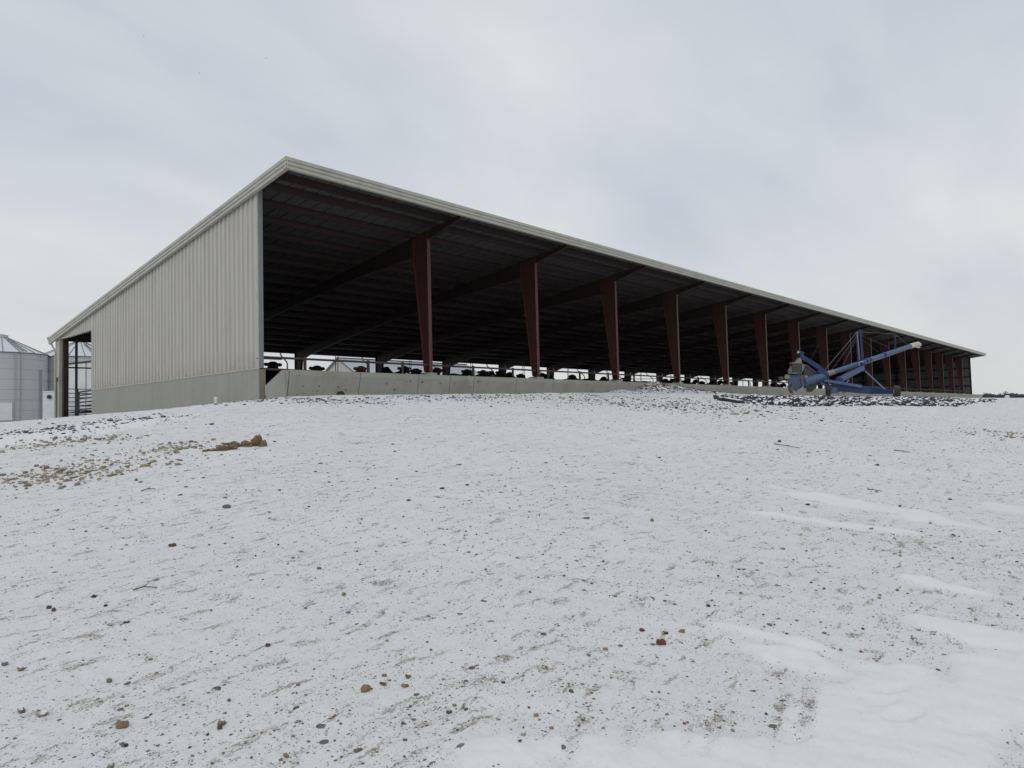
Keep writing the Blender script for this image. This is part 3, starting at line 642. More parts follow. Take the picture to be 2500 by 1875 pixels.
cows = [ # u of head, v of head top, colour, turn, drop class, label
 (667,882,'hair_black',.05,0,'black beast nearest the gable, both ears spread, face just over the bunk'),
 (697,900,'hair_black',1.0,1,'black beast feeding low behind the slanted end piece, one ear tip showing'),
 (774.6,892,'hair_black',0,0,'black beast looking over the bunk just right of the first rear post'),
 (882,893,'hair_red',.05,0,'reddish brown beast looking over the bunk left of a rail post'),
 (942,895,'hair_black',-.55,0,'black beast with pale ear tag, head turned, left of the nearest front column'),
 (987.7,893,'hair_black',.1,0,'black beast with its face behind a rail post near the nearest column'),
 (1016,899,'hair_black',0,0,'black beast with lowered ears right against the nearest red column'),
 (1067.6,897,'hair_brown',.5,0,'dark brown beast directly right of the nearest red column'),
 (1119.8,910,'hair_brown',1.2,1,'beast feeding head down with only its back showing right of the nearest column'),
 (1141,901,'hair_black',.1,0,'black beast with one ear hanging before the second snowy roof end'),
 (1180,903,'hair_brown',.1,0,'brownish black beast, left one of the close pair past the white shed'),
 (1197.5,905,'hair_black',-.4,0,'black beast, right one of the close pair past the white shed'),
 (1222,904,'hair_black',0,0,'black beast in front of a dark rear column left of the second red column'),
 (1243,908,'hair_black',-.6,0,'black beast crowding a rail post, two places left of the second red column'),
 (1272,912,'hair_black',0,0,'small black beast with ears level alone before bright sky left of the second column'),
 (1324,910,'hair_black',.2,0,'black beast immediately right of the second red column'),
 (1340,913,'hair_brown',-.5,0,'dark beast with ear against a rear column right of the second red column'),
 (1397.6,914,'hair_black',0,0,'black beast with wide ears alone in the third bay'),
 (1411,922,'hair_black',.8,1,'low dark beast feeding beside the wide eared one in the third bay'),
 (1449,923,'hair_black',.6,1,'low black beast feeding left of the third red column'),
 (1473,919,'hair_black',-.5,0,'black beast crowding the rail just left of the third red column'),
 (1530,919,'hair_black',.5,0,'black beast with curled ear just right of the third red column'),
 (1561,929,'hair_black',.7,1,'beast with only its back showing in the middle of the fourth bay'),
 (1583.7,929,'hair_brown',.9,1,'low beast feeding by the thick rear post in the fourth bay'),
 (1625,924,'hair_black',0,0,'black beast, left one of two round heads before the fourth red column'),
 (1641,924,'hair_black',-.3,0,'black beast, right one of two round heads before the fourth red column'),
 (1674.7,926,'hair_black',.6,0,'black beast directly right of the fourth red column'),
 (1699,926,'hair_black',0,0,'round headed black beast in mid fifth bay'),
 (1713,930,'hair_black',.4,0,'black beast looking sideways by the post right of mid fifth bay'),
 (1739.5,928,'hair_black',0,0,'black beast, left one of the pair left of the fifth red column'),
 (1759,928,'hair_black',0,0,'black beast, right one of the pair left of the fifth red column'),
 (1792,930,'hair_black',.6,0,'black beast just right of the fifth red column'),
 (1886,935,'hair_black',0,0,'black beast, first right of the sixth red column'),
 (1897,936,'hair_black',.2,0,'black beast, second right of the sixth red column'),
 (1912,935,'hair_brown',.5,0,'dark beast beside the auger hopper left of it'),
 (1985,941,'hair_black',.3,0,'dark beast glimpsed under the auger tube'),
 (2093,938,'hair_black',0,0,'black beast seen above the auger axle beam'),
]
CG = 'cattle lined up at the feed bunk'
yw_ = .55
for i, (u, v, mt, hy, low, lab) in enumerate(cows):
    key = (mt, hy, low)
    if key not in COWS: COWS[key] = cow_mesh('cow', hy, .30 if low else 0., mt); print('COW', key, [[round(min(v.co[k] for v in COWS[key][0].vertices), 2), round(max(v.co[k] for v in COWS[key][0].vertices), 2)] for k in range(3)], 'p', [round(x, 2) for x in on(u, v, 1, yw_+.18)])
    me, eyes, tp = COWS[key]
    yw = .55; p = on(u, v, 1, yw+.18)
    top = max(q_.co[2] for q_ in me.vertices)
    cz = min(-.80, max(-1.2, p[2]-top))
    o = bpy.data.objects.new('cow', me); o.location = (p[0], yw, cz); link(o); tag(o, lab, 'cow', CG)
    if i < 16 and not low:
        for e_ in eyes:
            b = bmesh.new(); bmesh.ops.create_icosphere(b, subdivisions=1, radius=.02); em = bpy.data.meshes.new('eye'); b.to_mesh(em); b.free(); em.materials.append(MAT['eye'])
            eo = bpy.data.objects.new('eye', em); eo.location = e_; link(eo, o)
    if i in (3, 5, 12): MB().box((-.025, -.008, -.06), (.025, .0, .0)).build('ear_tag', 'rim', o, loc=(tp[0], tp[1]-.03, tp[2]))

# ------------------------------------------------------------------ grain auger
def A(x, y, z=51.): return at(1880+x/5.267, 770+y/5.267, z)      # points measured on the machine
au = empty('grain_auger', A(1100, 1020, 51.5)); tag(au, 'blue wheeled grain auger with raised tube and tarped hopper parked before the barn', 'grain auger')
def part(mb_, name, mat, smooth=True, par=None):
    o = mb_.build(name, mat, au, smooth)
    return o
TL, TR = A(690, 770, 51), A(1800, 398, 56.5)
def T(f): return TL+(TR-TL)*f
def Tx(x): return T((x-690)/1110.)
part(MB().tube([A(432, 862, 50.2), A(690, 775, 51)], .285, 24), 'intake_tube', 'bluelight')
part(MB().tube([Tx(690), Tx(800)], .20, 24), 'tube_sleeve', 'tarplight')
part(MB().tube([Tx(795), Tx(1830)], .168, 24), 'auger_tube', 'bluelight')
for x, r_ in ((700, .30), (1205, .215), (1250, .20), (1440, .215)):
    part(MB().tube([Tx(x-9), Tx(x+9)], r_, 24), 'collar', 'blue')
part(MB().tube([Tx(1800), Tx(1875), A(1902, 365, 57), A(1918, 372, 57), A(1920, 392, 57)], .20, 20, r2=.15), 'discharge_spout', 'cream')
part(MB().bar(A(1862, 398, 57), A(1920, 412, 57), .3, .10), 'spout_lip', 'cream')
for a, b in ((Tx(1250)+np.array([0, 0, -.05]), A(1335, 585, 53.4)), (Tx(1440)+np.array([0, 0, -.05]), A(1500, 530, 54.5)), (A(1335, 585, 53.4), A(1500, 530, 54.5)), (A(1210, 632, 53), A(1335, 585, 53.4)), (A(1500, 530, 54.6), A(1800, 425, 56.3))):
    part(MB().tube([a, b], .022, 8), 'truss_rod', 'cable')
for x0, x1 in ((1112, 1138), (1158, 1190)):
    part(MB().bar(A(x0, 208, 53.3), A(x1, 585, 53.2), .13, .15, up=tuple(Rv)), 'mast_post', 'blue')
part(MB().bar(A(1135, 205, 53.3), A(1160, 212, 53.3), .17, .3), 'mast_head', 'blue')
part(MB().tube([A(1117, 212, 53.0), A(1150, 575, 53.0)], .055, 12), 'lift_ram', 'cable')
for x0 in (1597, 1612): part(MB().bar(A(x0, 240, 55.6), A(x0+2, 430, 55.5), .05, .05), 'king_post', 'blue')
for a, b, r_ in ((A(1112, 222, 53), A(700, 705, 51), .014), (A(1105, 280, 53), A(800, 690, 51.5), .008), (A(1095, 330, 53), A(935, 645, 52), .009), (A(1120, 209, 53.2), A(1605, 240, 55.5), .010), (A(1615, 248, 55.6), A(1780, 378, 56.4), .012), (A(1170, 255, 53.3), A(1540, 415, 55), .006), (A(1170, 300, 53.3), A(1390, 470, 54), .005), (A(530, 560, 51), A(625, 370, 51), .005)):
    part(MB().tube([a, b], r_, 6), 'cable', 'cable')
part(MB().bar(A(880, 835, 51), A(1190, 675, 52.6), .30, .36, w2=.30, h2=.30), 'lift_beam', 'bluelight')
part(MB().bar(A(860, 868, 51), A(900, 800, 51), .34, .40), 'beam_foot', 'blue')
part(MB().bar(A(1190, 600, 52.7), A(1190, 712, 52.7), .22, .24, up=tuple(Rv)), 'yoke', 'blue')
part(MB().bar(A(1060, 728, 52.4), A(1225, 714, 52.6), .3, .07), 'yoke_plate', 'blue')
part(MB().bar(A(1215, 708, 52.6), A(1478, 955, 48.8), .09, .07), 'side_brace', 'bluelight')
part(MB().bar(A(640, 850, 51), A(725, 912, 51), .12, .12), 'side_brace', 'bluelight')
part(MB().bar(A(930, 960, 51), A(1010, 830, 51), .10, .08), 'side_brace', 'tarplight')
part(MB().bar(A(690, 832, 51), A(1180, 915, 50), .16, .20), 'upper_frame', 'bluelight')
part(MB().bar(A(860, 922, 51), A(1300, 965, 50), .26, .62, w2=.26, h2=.52).bar(A(1300, 965, 50), A(1580, 985, 48.9), .26, .50, w2=.2, h2=.26), 'axle_beam', 'blue')
part(MB().bar(A(715, 905, 51.4), A(1180, 915, 50.5), .14, .09), 'frame_rail', 'blue')
part(MB().tube([A(945, 880, 50), A(930, 950, 50), A(940, 1000, 50), A(965, 1000, 50), A(968, 960, 50)], .025, 8), 'hose', 'black')
part(MB().box((-.25, -.2, -.22), (.25, .2, .22)), 'gearbox', 'bluelight').location = Vector(A(835, 965, 50.6))-au.location+Vector(au.location)
axv = (Rv*.94-Fv*.34-Uv*.02); axv /= np.linalg.norm(axv)
def wheel(c, rr, wd, nm='wheel'):
    c = Vector(c); a = Vector(axv)
    wo = part(MB().tube([c-a*wd*.40, c+a*wd*.54], rr*.62, 28), nm, 'rim')
    prof = [(-.5, .66), (-.5, .86), (-.44, .95), (-.3, 1.0), (.3, 1.0), (.44, .95), (.5, .86), (.5, .66), (.30, .62), (-.30, .62)]
    o1 = a.orthogonal().normalized(); o2 = a.cross(o1); n = 40; mbt = MB(); vs = []
    for j in range(n):
        d_ = o1*math.cos(2*math.pi*j/n)+o2*math.sin(2*math.pi*j/n)
        vs += [c+a*wd*p_[0]+d_*rr*(p_[1]*(1.0 if not (3 <= q <= 4) or j % 2 else .965)) for q, p_ in enumerate(prof)]
    k = len(prof); mbt.add(vs, [(j*k+i, j*k+(i+1) % k, ((j+1) % n)*k+(i+1) % k, ((j+1) % n)*k+i) for j in range(n) for i in range(k)])
    t_ = mbt.build('tyre', 'rubber', wo, True)
    h_ = MB().tube([c+a*wd*.5, c+a*wd*.60], rr*.18, 12).build('hub', 'rim', wo, True)
    return wo
wheel(A(1628, 975, 48.5), .40, .40); wheel(A(748, 970, 50.8), .37, .32)
# hopper end
hz_ = 50.3
part(MB().add([A(232, 775, hz_), A(415, 768, hz_-.2), A(440, 905, hz_-.1), A(330, 980, hz_), A(240, 900, hz_), A(245, 778, hz_+.9), A(425, 772, hz_+.8), A(445, 905, hz_+.8), A(335, 975, hz_+.8), A(250, 900, hz_+.9)], [(0, 1, 2, 3, 4), (5, 6, 7, 8, 9), (0, 1, 6, 5), (1, 2, 7, 6), (2, 3, 8, 7), (3, 4, 9, 8), (4, 0, 5, 9)]), 'drive_box', simple('dusty_blue_guard', (.045, .075, .16), .4, var=.4, sc=3, dirt=(.10, .10, .10), dsc=3, damt=.7), False)
part(MB().tube([A(228, 776, hz_-.05), A(416, 768, hz_-.25)], .02, 6), 'guard_edge', 'bluelight')
part(MB().tube([A(215, 790, hz_), A(222, 790, hz_-.12)], .175, 20), 'pulley', 'tarplight')
part(MB().tube([A(288, 870, hz_-.1), A(290, 1035, hz_-.1)], .04, 10), 'jack_leg', simple('jack_ochre', (.15, .13, .075), .7))
part(MB().box((-.12, -.12, -.02), (.12, .12, .02)), 'jack_foot', 'greysteel').location = Vector(A(291, 1033, hz_-.1))
part(MB().bar(A(400, 770, hz_-.1), A(430, 900, hz_-.1), .16, .3), 'gearbox', 'tarp')
part(MB().tube([A(440, 790, hz_-.1), A(470, 800, hz_-.1)], .14, 12), 'motor', 'tarplight')
part(MB().tube([A(432, 760, hz_), A(436, 955, hz_), A(455, 955, hz_)], .025, 8), 'guard_rail', 'bluelight')
part(MB().tube([A(120, 815, hz_+.3), A(160, 800, hz_+.3), A(235, 865, hz_+.2)], .035, 8), 'hitch_arm', 'greysteel')
part(MB().tube([A(118, 812, hz_+.35), A(165, 806, hz_+.35)], .12, 10), 'drive_joint', 'tarp')
part(MB().bar(A(235, 900, hz_), A(275, 1000, hz_), .2, .12), 'drive_shaft', 'greysteel')
# tarped swing hopper: a shallow box tipped up behind the tube
def slab_(pts, dz, name, mat):
    n = len(pts); vs = [A(x, y, z) for x, y, z in pts]+[A(x, y, z)+Fv*dz for x, y, z in pts]
    return part(MB().add(vs, [tuple(range(n)), tuple(reversed(range(n, 2*n)))]+[(i, (i+1) % n, (i+1) % n+n, i+n) for i in range(n)]), name, mat, False)
hp = 51.2
part(MB().add([A(425, 625, hp), A(608, 748, hp), A(690, 800, hp), A(540, 985, hp), A(470, 985, hp), A(440, 830, hp), A(470, 660, hp+1.6), A(640, 770, hp+1.6), A(560, 930, hp+1.4), A(480, 880, hp+1.4)],
     [(0, 1, 7, 6), (1, 2, 8, 7), (2, 3, 8), (3, 4, 9, 8), (4, 5, 9), (5, 0, 6, 9), (6, 7, 8, 9), (0, 1, 2, 3, 4, 5)]), 'canvas_hopper', 'tarp', False)
part(MB().tube([A(430, 628, hp-.05), A(480, 650, hp-.08), A(608, 748, hp-.05)], .035, 8), 'hopper_rim', 'tarplight')
slab_([(290, 608, hz_), (410, 610, hz_), (405, 748, hz_), (288, 745, hz_)], .5, 'cover_panel', simple('dark_green_grey_cover', (.04, .047, .045), .5, var=.3))
slab_([(284, 604, hz_-.02), (412, 606, hz_-.02), (412, 618, hz_-.02), (284, 616, hz_-.02)], .5, 'cover_edge', 'tarplight')
slab_([(285, 735, hz_-.03), (410, 737, hz_-.03), (408, 752, hz_-.03), (287, 750, hz_-.03)], .4, 'cover_edge', 'tarplight')
slab_([(330, 606, hz_+.1), (380, 545, hz_+.25), (402, 560, hz_+.2), (408, 608, hz_+.1)], .35, 'canvas_flap', 'tarplight')
slab_([(288, 640, hz_+.1), (288, 755, hz_+.1), (255, 755, hz_+.2), (245, 712, hz_+.2)], .3, 'canvas_flap', 'tarplight')
slab_([(412, 620, hz_+.1), (445, 640, hz_+.2), (430, 700, hz_+.2), (412, 740, hz_+.1)], .3, 'canvas_flap', 'tarplight')
part(MB().tube([A(340, 750, hz_+.1), A(345, 775, hz_+.1)], .3, 16), 'hopper_neck', 'black')
part(MB().bar(A(345, 448, 50.9), A(432, 485, 50.9), .18, .10).bar(A(405, 470, 50.9), A(402, 540, 50.9), .2, .26, up=tuple(Rv)).bar(A(395, 522, 50.9), A(600, 655, 51), .2, .26, w2=.2, h2=.34).bar(A(600, 655, 51), A(705, 728, 51.1), .2, .34, w2=.24, h2=.16), 'winch_boom', 'blue')
part(MB().tube([A(352, 470, 50.8), A(368, 482, 50.8)], .09, 12), 'winch_light', 'cream')
part(MB().bar(A(610, 700, 50.8), A(720, 770, 50.8), .24, .3), 'boom_saddle', 'blue')
# lettering on the tube
fc = bpy.data.curves.new('lettering', 'FONT'); fc.body = '1380'; fc.size = .34; fc.extrude = .006; fc.offset = .012
fo = bpy.data.objects.new('lettering_c', fc); COL.objects.link(fo); dg = bpy.context.evaluated_depsgraph_get(); tm = bpy.data.meshes.new_from_object(fo.evaluated_get(dg)); bpy.data.objects.remove(fo)
tm.materials.clear(); tm.materials.append(MAT['pvc']); lo = bpy.data.objects.new('lettering', tm)
xd = Vector(TR-TL).normalized(); zd = Vector(-Fv); zd = (zd-xd*zd.dot(xd)).normalized(); yd = zd.cross(xd)
pp = Vector(Tx(1080))+zd*.175-yd*.12
lo.matrix_world = Matrix.Translation(pp-Vector(au.location)) @ Matrix((xd, yd, zd)).transposed().to_4x4(); link(lo, au)

# ------------------------------------------------------------------ grain bins
def grain_bin(u, v_eave, dep, r_px, rise_px, label, ladder_u=None, door=False):
    e = at(u, v_eave, dep); r_ = r_px*dep/FPX; cz = e[2]; zb_ = -2.6
    b = empty('grain_bin', (e[0], e[1], zb_)); tag(b, label, 'grain bin')
    n = 72; H = cz-zb_; rings = int(H/.10); m = MB(); vs = []
    for i in range(rings*2+1):
        z = zb_+H*i/(rings*2); rr = r_-(.022 if i % 2 else 0); vs += [(e[0]+rr*math.cos(2*math.pi*j/n), e[1]+rr*math.sin(2*math.pi*j/n), z) for j in range(n)]
    m.add(vs, [(i*n+j, i*n+(j+1) % n, (i+1)*n+(j+1) % n, (i+1)*n+j) for i in range(rings*2) for j in range(n)]); m.build('bin_wall', 'bin', b, False)
    rise = rise_px*dep/FPX; m = MB(); q = 36; rt = r_*.14
    vs = [(e[0]+(r_+.12)*math.cos(2*math.pi*j/q), e[1]+(r_+.12)*math.sin(2*math.pi*j/q), cz) for j in range(q)]+[(e[0]+rt*math.cos(2*math.pi*j/q), e[1]+rt*math.sin(2*math.pi*j/q), cz+rise) for j in range(q)]
    m.add(vs, [(j, (j+1) % q, (j+1) % q+q, j+q) for j in range(q)]); rf = m.build('bin_roof', 'binroof', b)
    m = MB()
    for j in range(0, q, 2 if r_px > 0 else 1): m.bar(Vector(vs[j])+Vector((0, 0, .03)), Vector(vs[j+q])+Vector((0, 0, .03)), .05, .07)
    o = m.build('roof_ribs', 'bindark', b); 
    MB().tube([(e[0], e[1], cz+rise-.05), (e[0], e[1], cz+rise+.28)], rt*1.05, 24).tube([(e[0], e[1], cz+rise+.28), (e[0], e[1], cz+rise+.42)], rt*1.1, 24, r2=rt*.5).build('roof_cap', 'bin', b)
    m = MB()
    for j in range(90): 
        a0, a1 = 2*math.pi*j/90, 2*math.pi*(j+1)/90
        m.bar((e[0]+(r_+.1)*math.cos(a0), e[1]+(r_+.1)*math.sin(a0), cz-.02), (e[0]+(r_+.1)*math.cos(a1), e[1]+(r_+.1)*math.sin(a1), cz-.02), .06, .08)
    m.build('eave_ring', 'bindark', b)
    # roof ladder facing the camera's left
    tocam = np.array([CAM[0]-e[0], CAM[1]-e[1]]); a0 = math.atan2(tocam[1], tocam[0])
    def rp(an, f, dz=.12): return Vector((e[0]+(r_+(rt-r_)*f)*math.cos(an), e[1]+(r_+(rt-r_)*f)*math.sin(an), cz+rise*f+dz))
    an = a0+(.85 if not ladder_u else ladder_u); m = MB()
    for s_ in (-.05, .05): m.tube([rp(an+s_, 0), rp(an+s_*1.6, .8)], .03, 6)
    for f in np.linspace(.05, .78, 9): m.tube([rp(an-.05, f), rp(an+.055, f)], .025, 6)
    m.build('roof_ladder', 'bindark', b)
    for s_ in (-.06, .06):      # wall stiffeners / ladder
        aa = a0+.35+s_; MB().bar((e[0]+(r_+.05)*math.cos(aa), e[1]+(r_+.05)*math.sin(aa), zb_), (e[0]+(r_+.05)*math.cos(aa), e[1]+(r_+.05)*math.sin(aa), cz), .10, .06, up=(math.cos(aa), math.sin(aa), 0)).build('stiffener', 'stiff', b)
    if door:
        aa = a0+.02; c_ = Vector((e[0]+(r_+.03)*math.cos(aa), e[1]+(r_+.03)*math.sin(aa), -.1)); tn_ = Vector((-math.sin(aa), math.cos(aa), 0))
        MB().bar(c_-tn_*.9, c_+tn_*.9, .08, 1.9).build('bin_door', 'white', b)
    return b
grain_bin(3, 867, 79, 96, 42, 'left corrugated steel grain bin cut by the photo edge, snow on its cone roof', .5, True)
grain_bin(195, 877.5, 86, 93.5, 41, 'rear corrugated grain bin half hidden by the barn, seen through the doorway', .38)
pa = at(98.5, 905, 76); o = MB().tube([(pa[0], pa[1], -2.6), (pa[0], pa[1], pa[2]), (pa[0]+.02, pa[1], pa[2]+.1)], .16, 12).build('unload_pipe', 'galv'); tag(o, 'vertical steel unloading pipe in the gap between the two grain bins', 'pipe')
m = MB(); m.tube([at(97, 869.5, 79), at(114, 870.5, 79)], .06, 8); o = m.build('cross_pipe', 'bin'); tag(o, 'short horizontal pipe at eave height bridging the two grain bins', 'pipe')
# white box body beyond the doorway, white cabinet left of the corner
c0 = at(158, 889, 52); c1 = at(232, 893, 50)
tr = empty('storage_container', ((c0[0]+c1[0])/2, (c0[1]+c1[1])/2, -1.6)); tag(tr, 'large white box container seen through the gable doorway behind the gates', 'container')
dv = Vector((c1[0]-c0[0], c1[1]-c0[1], 0)).normalized(); nv = Vector((-dv.y, dv.x, 0))
a_ = Vector((c0[0], c0[1], 0))+nv*1.2; b_ = Vector((c1[0], c1[1], 0))+nv*1.2+dv*1.5
MB().bar((a_.x, a_.y, .55), (b_.x, b_.y, .55), 2.4, 4.1).build('container_body', 'white', tr)
MB().bar((a_.x, a_.y, 2.68), (b_.x, b_.y, 2.68), 2.5, .10).build('top_rail', 'black', tr)
for f in (.0, .52, 1.): q_ = a_.lerp(b_, f)-nv*1.22; MB().bar((q_.x, q_.y, -1.5), (q_.x, q_.y, 2.6), .05, .04).build('seam_strip', 'tarplight', tr)
q0 = at(115, 960, 50); q1 = at(142, 960, 50); cb = empty('utility_cabinet', (q0[0], q0[1], -1.8)); tag(cb, 'narrow white cabinet with a round black port left of the barn corner', 'cabinet')
dv = Vector((q1[0]-q0[0], q1[1]-q0[1], 0)).normalized(); MB().bar((q0[0]-.0, q0[1], -.75), (q1[0], q1[1], -.75), .9, 2.62, up=(0, 0, 1)).build('cabinet_body', 'white', cb)
MB().bar((q0[0]-dv.x*.03, q0[1]-dv.y*.03, .57), (q1[0], q1[1], .57), .96, .06).build('cabinet_lid', 'pvc', cb)
pc = at(118.3, 969, 49.4); MB().tube([pc, pc+Fv*.15], .13, 18).build('round_port', 'black', cb)

# white sheds behind, snow on the ribbed roofs
def shed(p0, length, ridge_z, eave_z, halfw, label, ang=0.):
    """gable end at p0 facing -X side, ridge runs along +X"""
    s_ = empty('metal_shed', (p0[0], p0[1], -2.5), ang); tag(s_, label, 'shed')
    m = MB(); m.prism([(-halfw, 0), (halfw, 0), (halfw, eave_z+2.5), (0, ridge_z+2.5-.08), (-halfw, eave_z+2.5)], 0, .1, length)
    m.build('shed_wall', 'siding', s_, world=False)
    for q in (-1, 1):
        m = MB(); x = -.2
        while x < length+.2:
            for dx, h_ in (((0, .0), (.30, .0)), ((.30, .0), (.33, .05)), ((.33, .05), (.37, .05)), ((.37, .05), (.40, 0))):
                m.add([(x+dx[0], 0, ridge_z+2.5+dx[1]), (x+h_[0], 0, ridge_z+2.5+h_[1]), (x+h_[0], q*(halfw+.3), eave_z+2.5-.1+h_[1]), (x+dx[0], q*(halfw+.3), eave_z+2.5-.1+dx[1])], [(0, 1, 2, 3)])
            x += .40
        m.build('shed_roof', SHED_ROOF, s_, world=False)
    MB().bar((-.2, 0, ridge_z+2.56), (length+.2, 0, ridge_z+2.56), .4, .08).build('ridge_cap', 'bindark', s_, world=False)
    for q in (-1, 1): MB().bar((-.16, 0, ridge_z+2.47), (-.16, q*(halfw+.3), eave_z+2.37), .1, .14).build('rake_trim', 'bindark', s_, world=False)
    return s_
def shedroof():
    m, t = newmat('snowy_shed_roof', .7)
    c = t.mix(t.noise(t.pos, .8, 4), (.36, .39, .43), (.50, .53, .57)); sx = t.new('ShaderNodeSeparateXYZ'); t.l.new(t.pos, sx.inputs[0])
    v = t.vor(t.pos, 3.0); c = t.mix(t.math('MULTIPLY', t.math('LESS_THAN', v.outputs['Distance'], .22), t.math('MULTIPLY', t.rng(sx.outputs[2], 6.1, 6.3), .8)), c, (.08, .08, .08))
    w_ = t.new('ShaderNodeTexWave'); t.l.new(t.pos, w_.inputs['Vector']); w_.bands_direction = 'X'; w_.inputs['Scale'].default_value = .79
    c = t.mix(t.rng(w_.outputs['Fac'], .0, .25, .55, 0), c, (.24, .26, .29))
    t.l.new(c, t.p.inputs['Base Color']); return m
SHED_ROOF = shedroof()
pk = on(825, 874, 1, 58.0)
shed((pk[0], 58, 0), 24.2, pk[2], pk[2]-3.4, 6.0, 'white gabled shed with snowy ribbed roof showing through the rear of the first bays')
pk2 = on(1090, 890, 1, 66.0)

# ------------------------------------------------------------------ dirt pile, rubble, stones
PAL = [(.32, .22, .09), (.28, .21, .12), (.24, .20, .15), (.16, .14, .12), (.06, .055, .05), (.17, .10, .06), (.30, .27, .21), (.035, .035, .037), (.22, .11, .05)]
def ico(sub):
    b = bmesh.new(); bmesh.ops.create_icosphere(b, subdivisions=sub, radius=1); b.verts.ensure_lookup_table()
    v = np.array([x.co[:] for x in b.verts]); f = np.array([[q.index for q in x.verts] for x in b.faces]); b.free(); return v, f
I1 = ico(1); I2 = ico(2); I3 = ico(3)
def rock_shape(base, seed, amp=.3):
    v, f = base; r_ = np.random.RandomState(seed); w_ = v.copy(); d = np.ones(len(v))
    for _ in range(13):      # random facets
        n_ = r_.normal(size=3); n_ /= np.linalg.norm(n_); c_ = r_.uniform(.55, .9); pr_ = v@n_; d = np.where(pr_*d > c_, c_/np.maximum(pr_, 1e-3), d)
    w_ = v*d[:, None]; w_ *= (1+amp*.15*r_.normal(size=(len(v), 1))); return w_
VAR = [rock_shape(I1, 100+i) for i in range(12)]; VAR2 = [rock_shape(I2, 200+i, .12) for i in range(10)]
def scatter(name, P, size, pal, mat, big=False, sink=.4, flat=(.65, 1.0), pw=None):
    """many small stones in one mesh"""
    vs = []; fs = []; cs = []; nb = 0; shapes = VAR2 if big else VAR; F_ = (I2 if big else I1)[1]
    n = len(P); zs = height(P[:, 0], P[:, 1])
    ci = rng.choice(len(pal), n, p=pw); an = rng.uniform(0, 6.28, n); fl_ = rng.uniform(*flat, n); el = rng.uniform(.6, 1., n); sh = rng.randint(len(shapes), size=n); br = rng.uniform(.7, 1.25, n)
    for i in range(n):
        b = shapes[sh[i]]*size[i]; x_ = b[:, 0]*1.0; y_ = b[:, 1]*el[i]; z_ = b[:, 2]*fl_[i]; c_, s_ = math.cos(an[i]), math.sin(an[i])
        z0 = P[i, 2] if P.shape[1] > 2 and not np.isnan(P[i, 2]) else zs[i]
        vs.append(np.stack([P[i, 0]+x_*c_-y_*s_, P[i, 1]+x_*s_+y_*c_, z0+z_+size[i]*fl_[i]*(.5-sink)], 1)); fs.append(F_+nb); nb += len(b)
        cs.append(np.tile(np.append(np.array(pal[ci[i]])*br[i], 1.), (len(b), 1)))
    me = np_mesh(name, np.concatenate(vs), np.concatenate(fs), False); ca = me.color_attributes.new('col', 'FLOAT_COLOR', 'POINT'); ca.data.foreach_set('color', np.concatenate(cs).astype(np.float32).ravel())
    me.materials.append(MAT[mat]); o = link(bpy.data.objects.new(name, me)); return o
def powsize(n, lo, hi, a=2.6):
    u = rng.uniform(size=n); return (lo**(1-a)+u*(hi**(1-a)-lo**(1-a)))**(1/(1-a))
def frontfan(n, rmin, rmax, p=1.0, half=44):
    a = yaw+R(1)*rng.uniform(-half, half, n); r_ = (rmin**(2*p)+rng.uniform(size=n)*(rmax**(2*p)-rmin**(2*p)))**(1/(2*p)); return np.stack([CAM[0]+r_*np.sin(a), CAM[1]+r_*np.cos(a)], 1)
def keepsel(P, k=.9):
    d_ = drift_w(P[:, 0], P[:, 1]); c_ = fbm(P[:, 0]*.55, P[:, 1]*.8, 91, 3); return P[(d_ < .3) & (rng.uniform(size=len(P)) < np.clip((c_-.32)*3.4, .06, 1)) & ~inside(P[:, 0], P[:, 1], .3)]
P = keepsel(frontfan(5200, 2.2, 9, .8)); o = scatter('gravel', P, powsize(len(P), .004, .022, 2.4), PAL, 'pebble'); tag(o, 'small pebbles and grit poking through the thin snow nearby', 'gravel', kind='stuff')
P = keepsel(frontfan(6000, 8, 34, .75)); o = scatter('gravel', P, powsize(len(P), .010, .045, 2.7), [PAL[i] for i in (2, 3, 4, 4, 7, 7, 1, 5)], 'pebble', flat=(.35, .6)); tag(o, 'scattered small stones and clods across the snowy slope', 'gravel', kind='stuff')
def band(n, segs, jit, lo, hi, a=2.4):
    pts = []
    for (u0, v0, u1, v1, wv, share) in segs:
        k = int(n*share); t_ = rng.uniform(size=k)
        A0 = gpt(u0, v0); A1 = gpt(u1, v1); w_ = gpt((u0+u1)/2, (v0+v1)/2+wv/2)-gpt((u0+u1)/2, (v0+v1)/2-wv/2); hw = math.hypot(w_[0], w_[1])/2
        q = rng.normal(size=(k, 2))*hw*.55; pts.append(A0[None, :2]*(1-t_[:, None])+A1[None, :2]*t_[:, None]+q)
    P = np.concatenate(pts); P = P[~inside(P[:, 0], P[:, 1], .45)]; return P, powsize(len(P), lo, hi, a)
LP = [(.36, .29, .19), (.31, .25, .16), (.40, .34, .25), (.26, .22, .16), (.22, .205, .18), (.33, .24, .14)]
P, s_ = band(560, [(0, 1178, 170, 1165, 44, .3), (100, 1165, 250, 1150, 40, .35), (230, 1142, 400, 1128, 44, .35)], 1, .012, .058, 2.5); o = scatter('gravel', P, s_, LP, 'rock', True, .42, (.65, .95)); tag(o, 'spill of tan limestone rubble across the snow at left', 'gravel', kind='stuff')
P, s_ = band(420, [(60, 1090, 300, 1070, 26, .6), (370, 1105, 500, 1085, 22, .4)], 1, .014, .06, 2.4); o = scatter('gravel', P, s_, LP, 'rock', False); tag(o, 'thin trail of small tan stones below the long snow drift', 'gravel', kind='stuff')
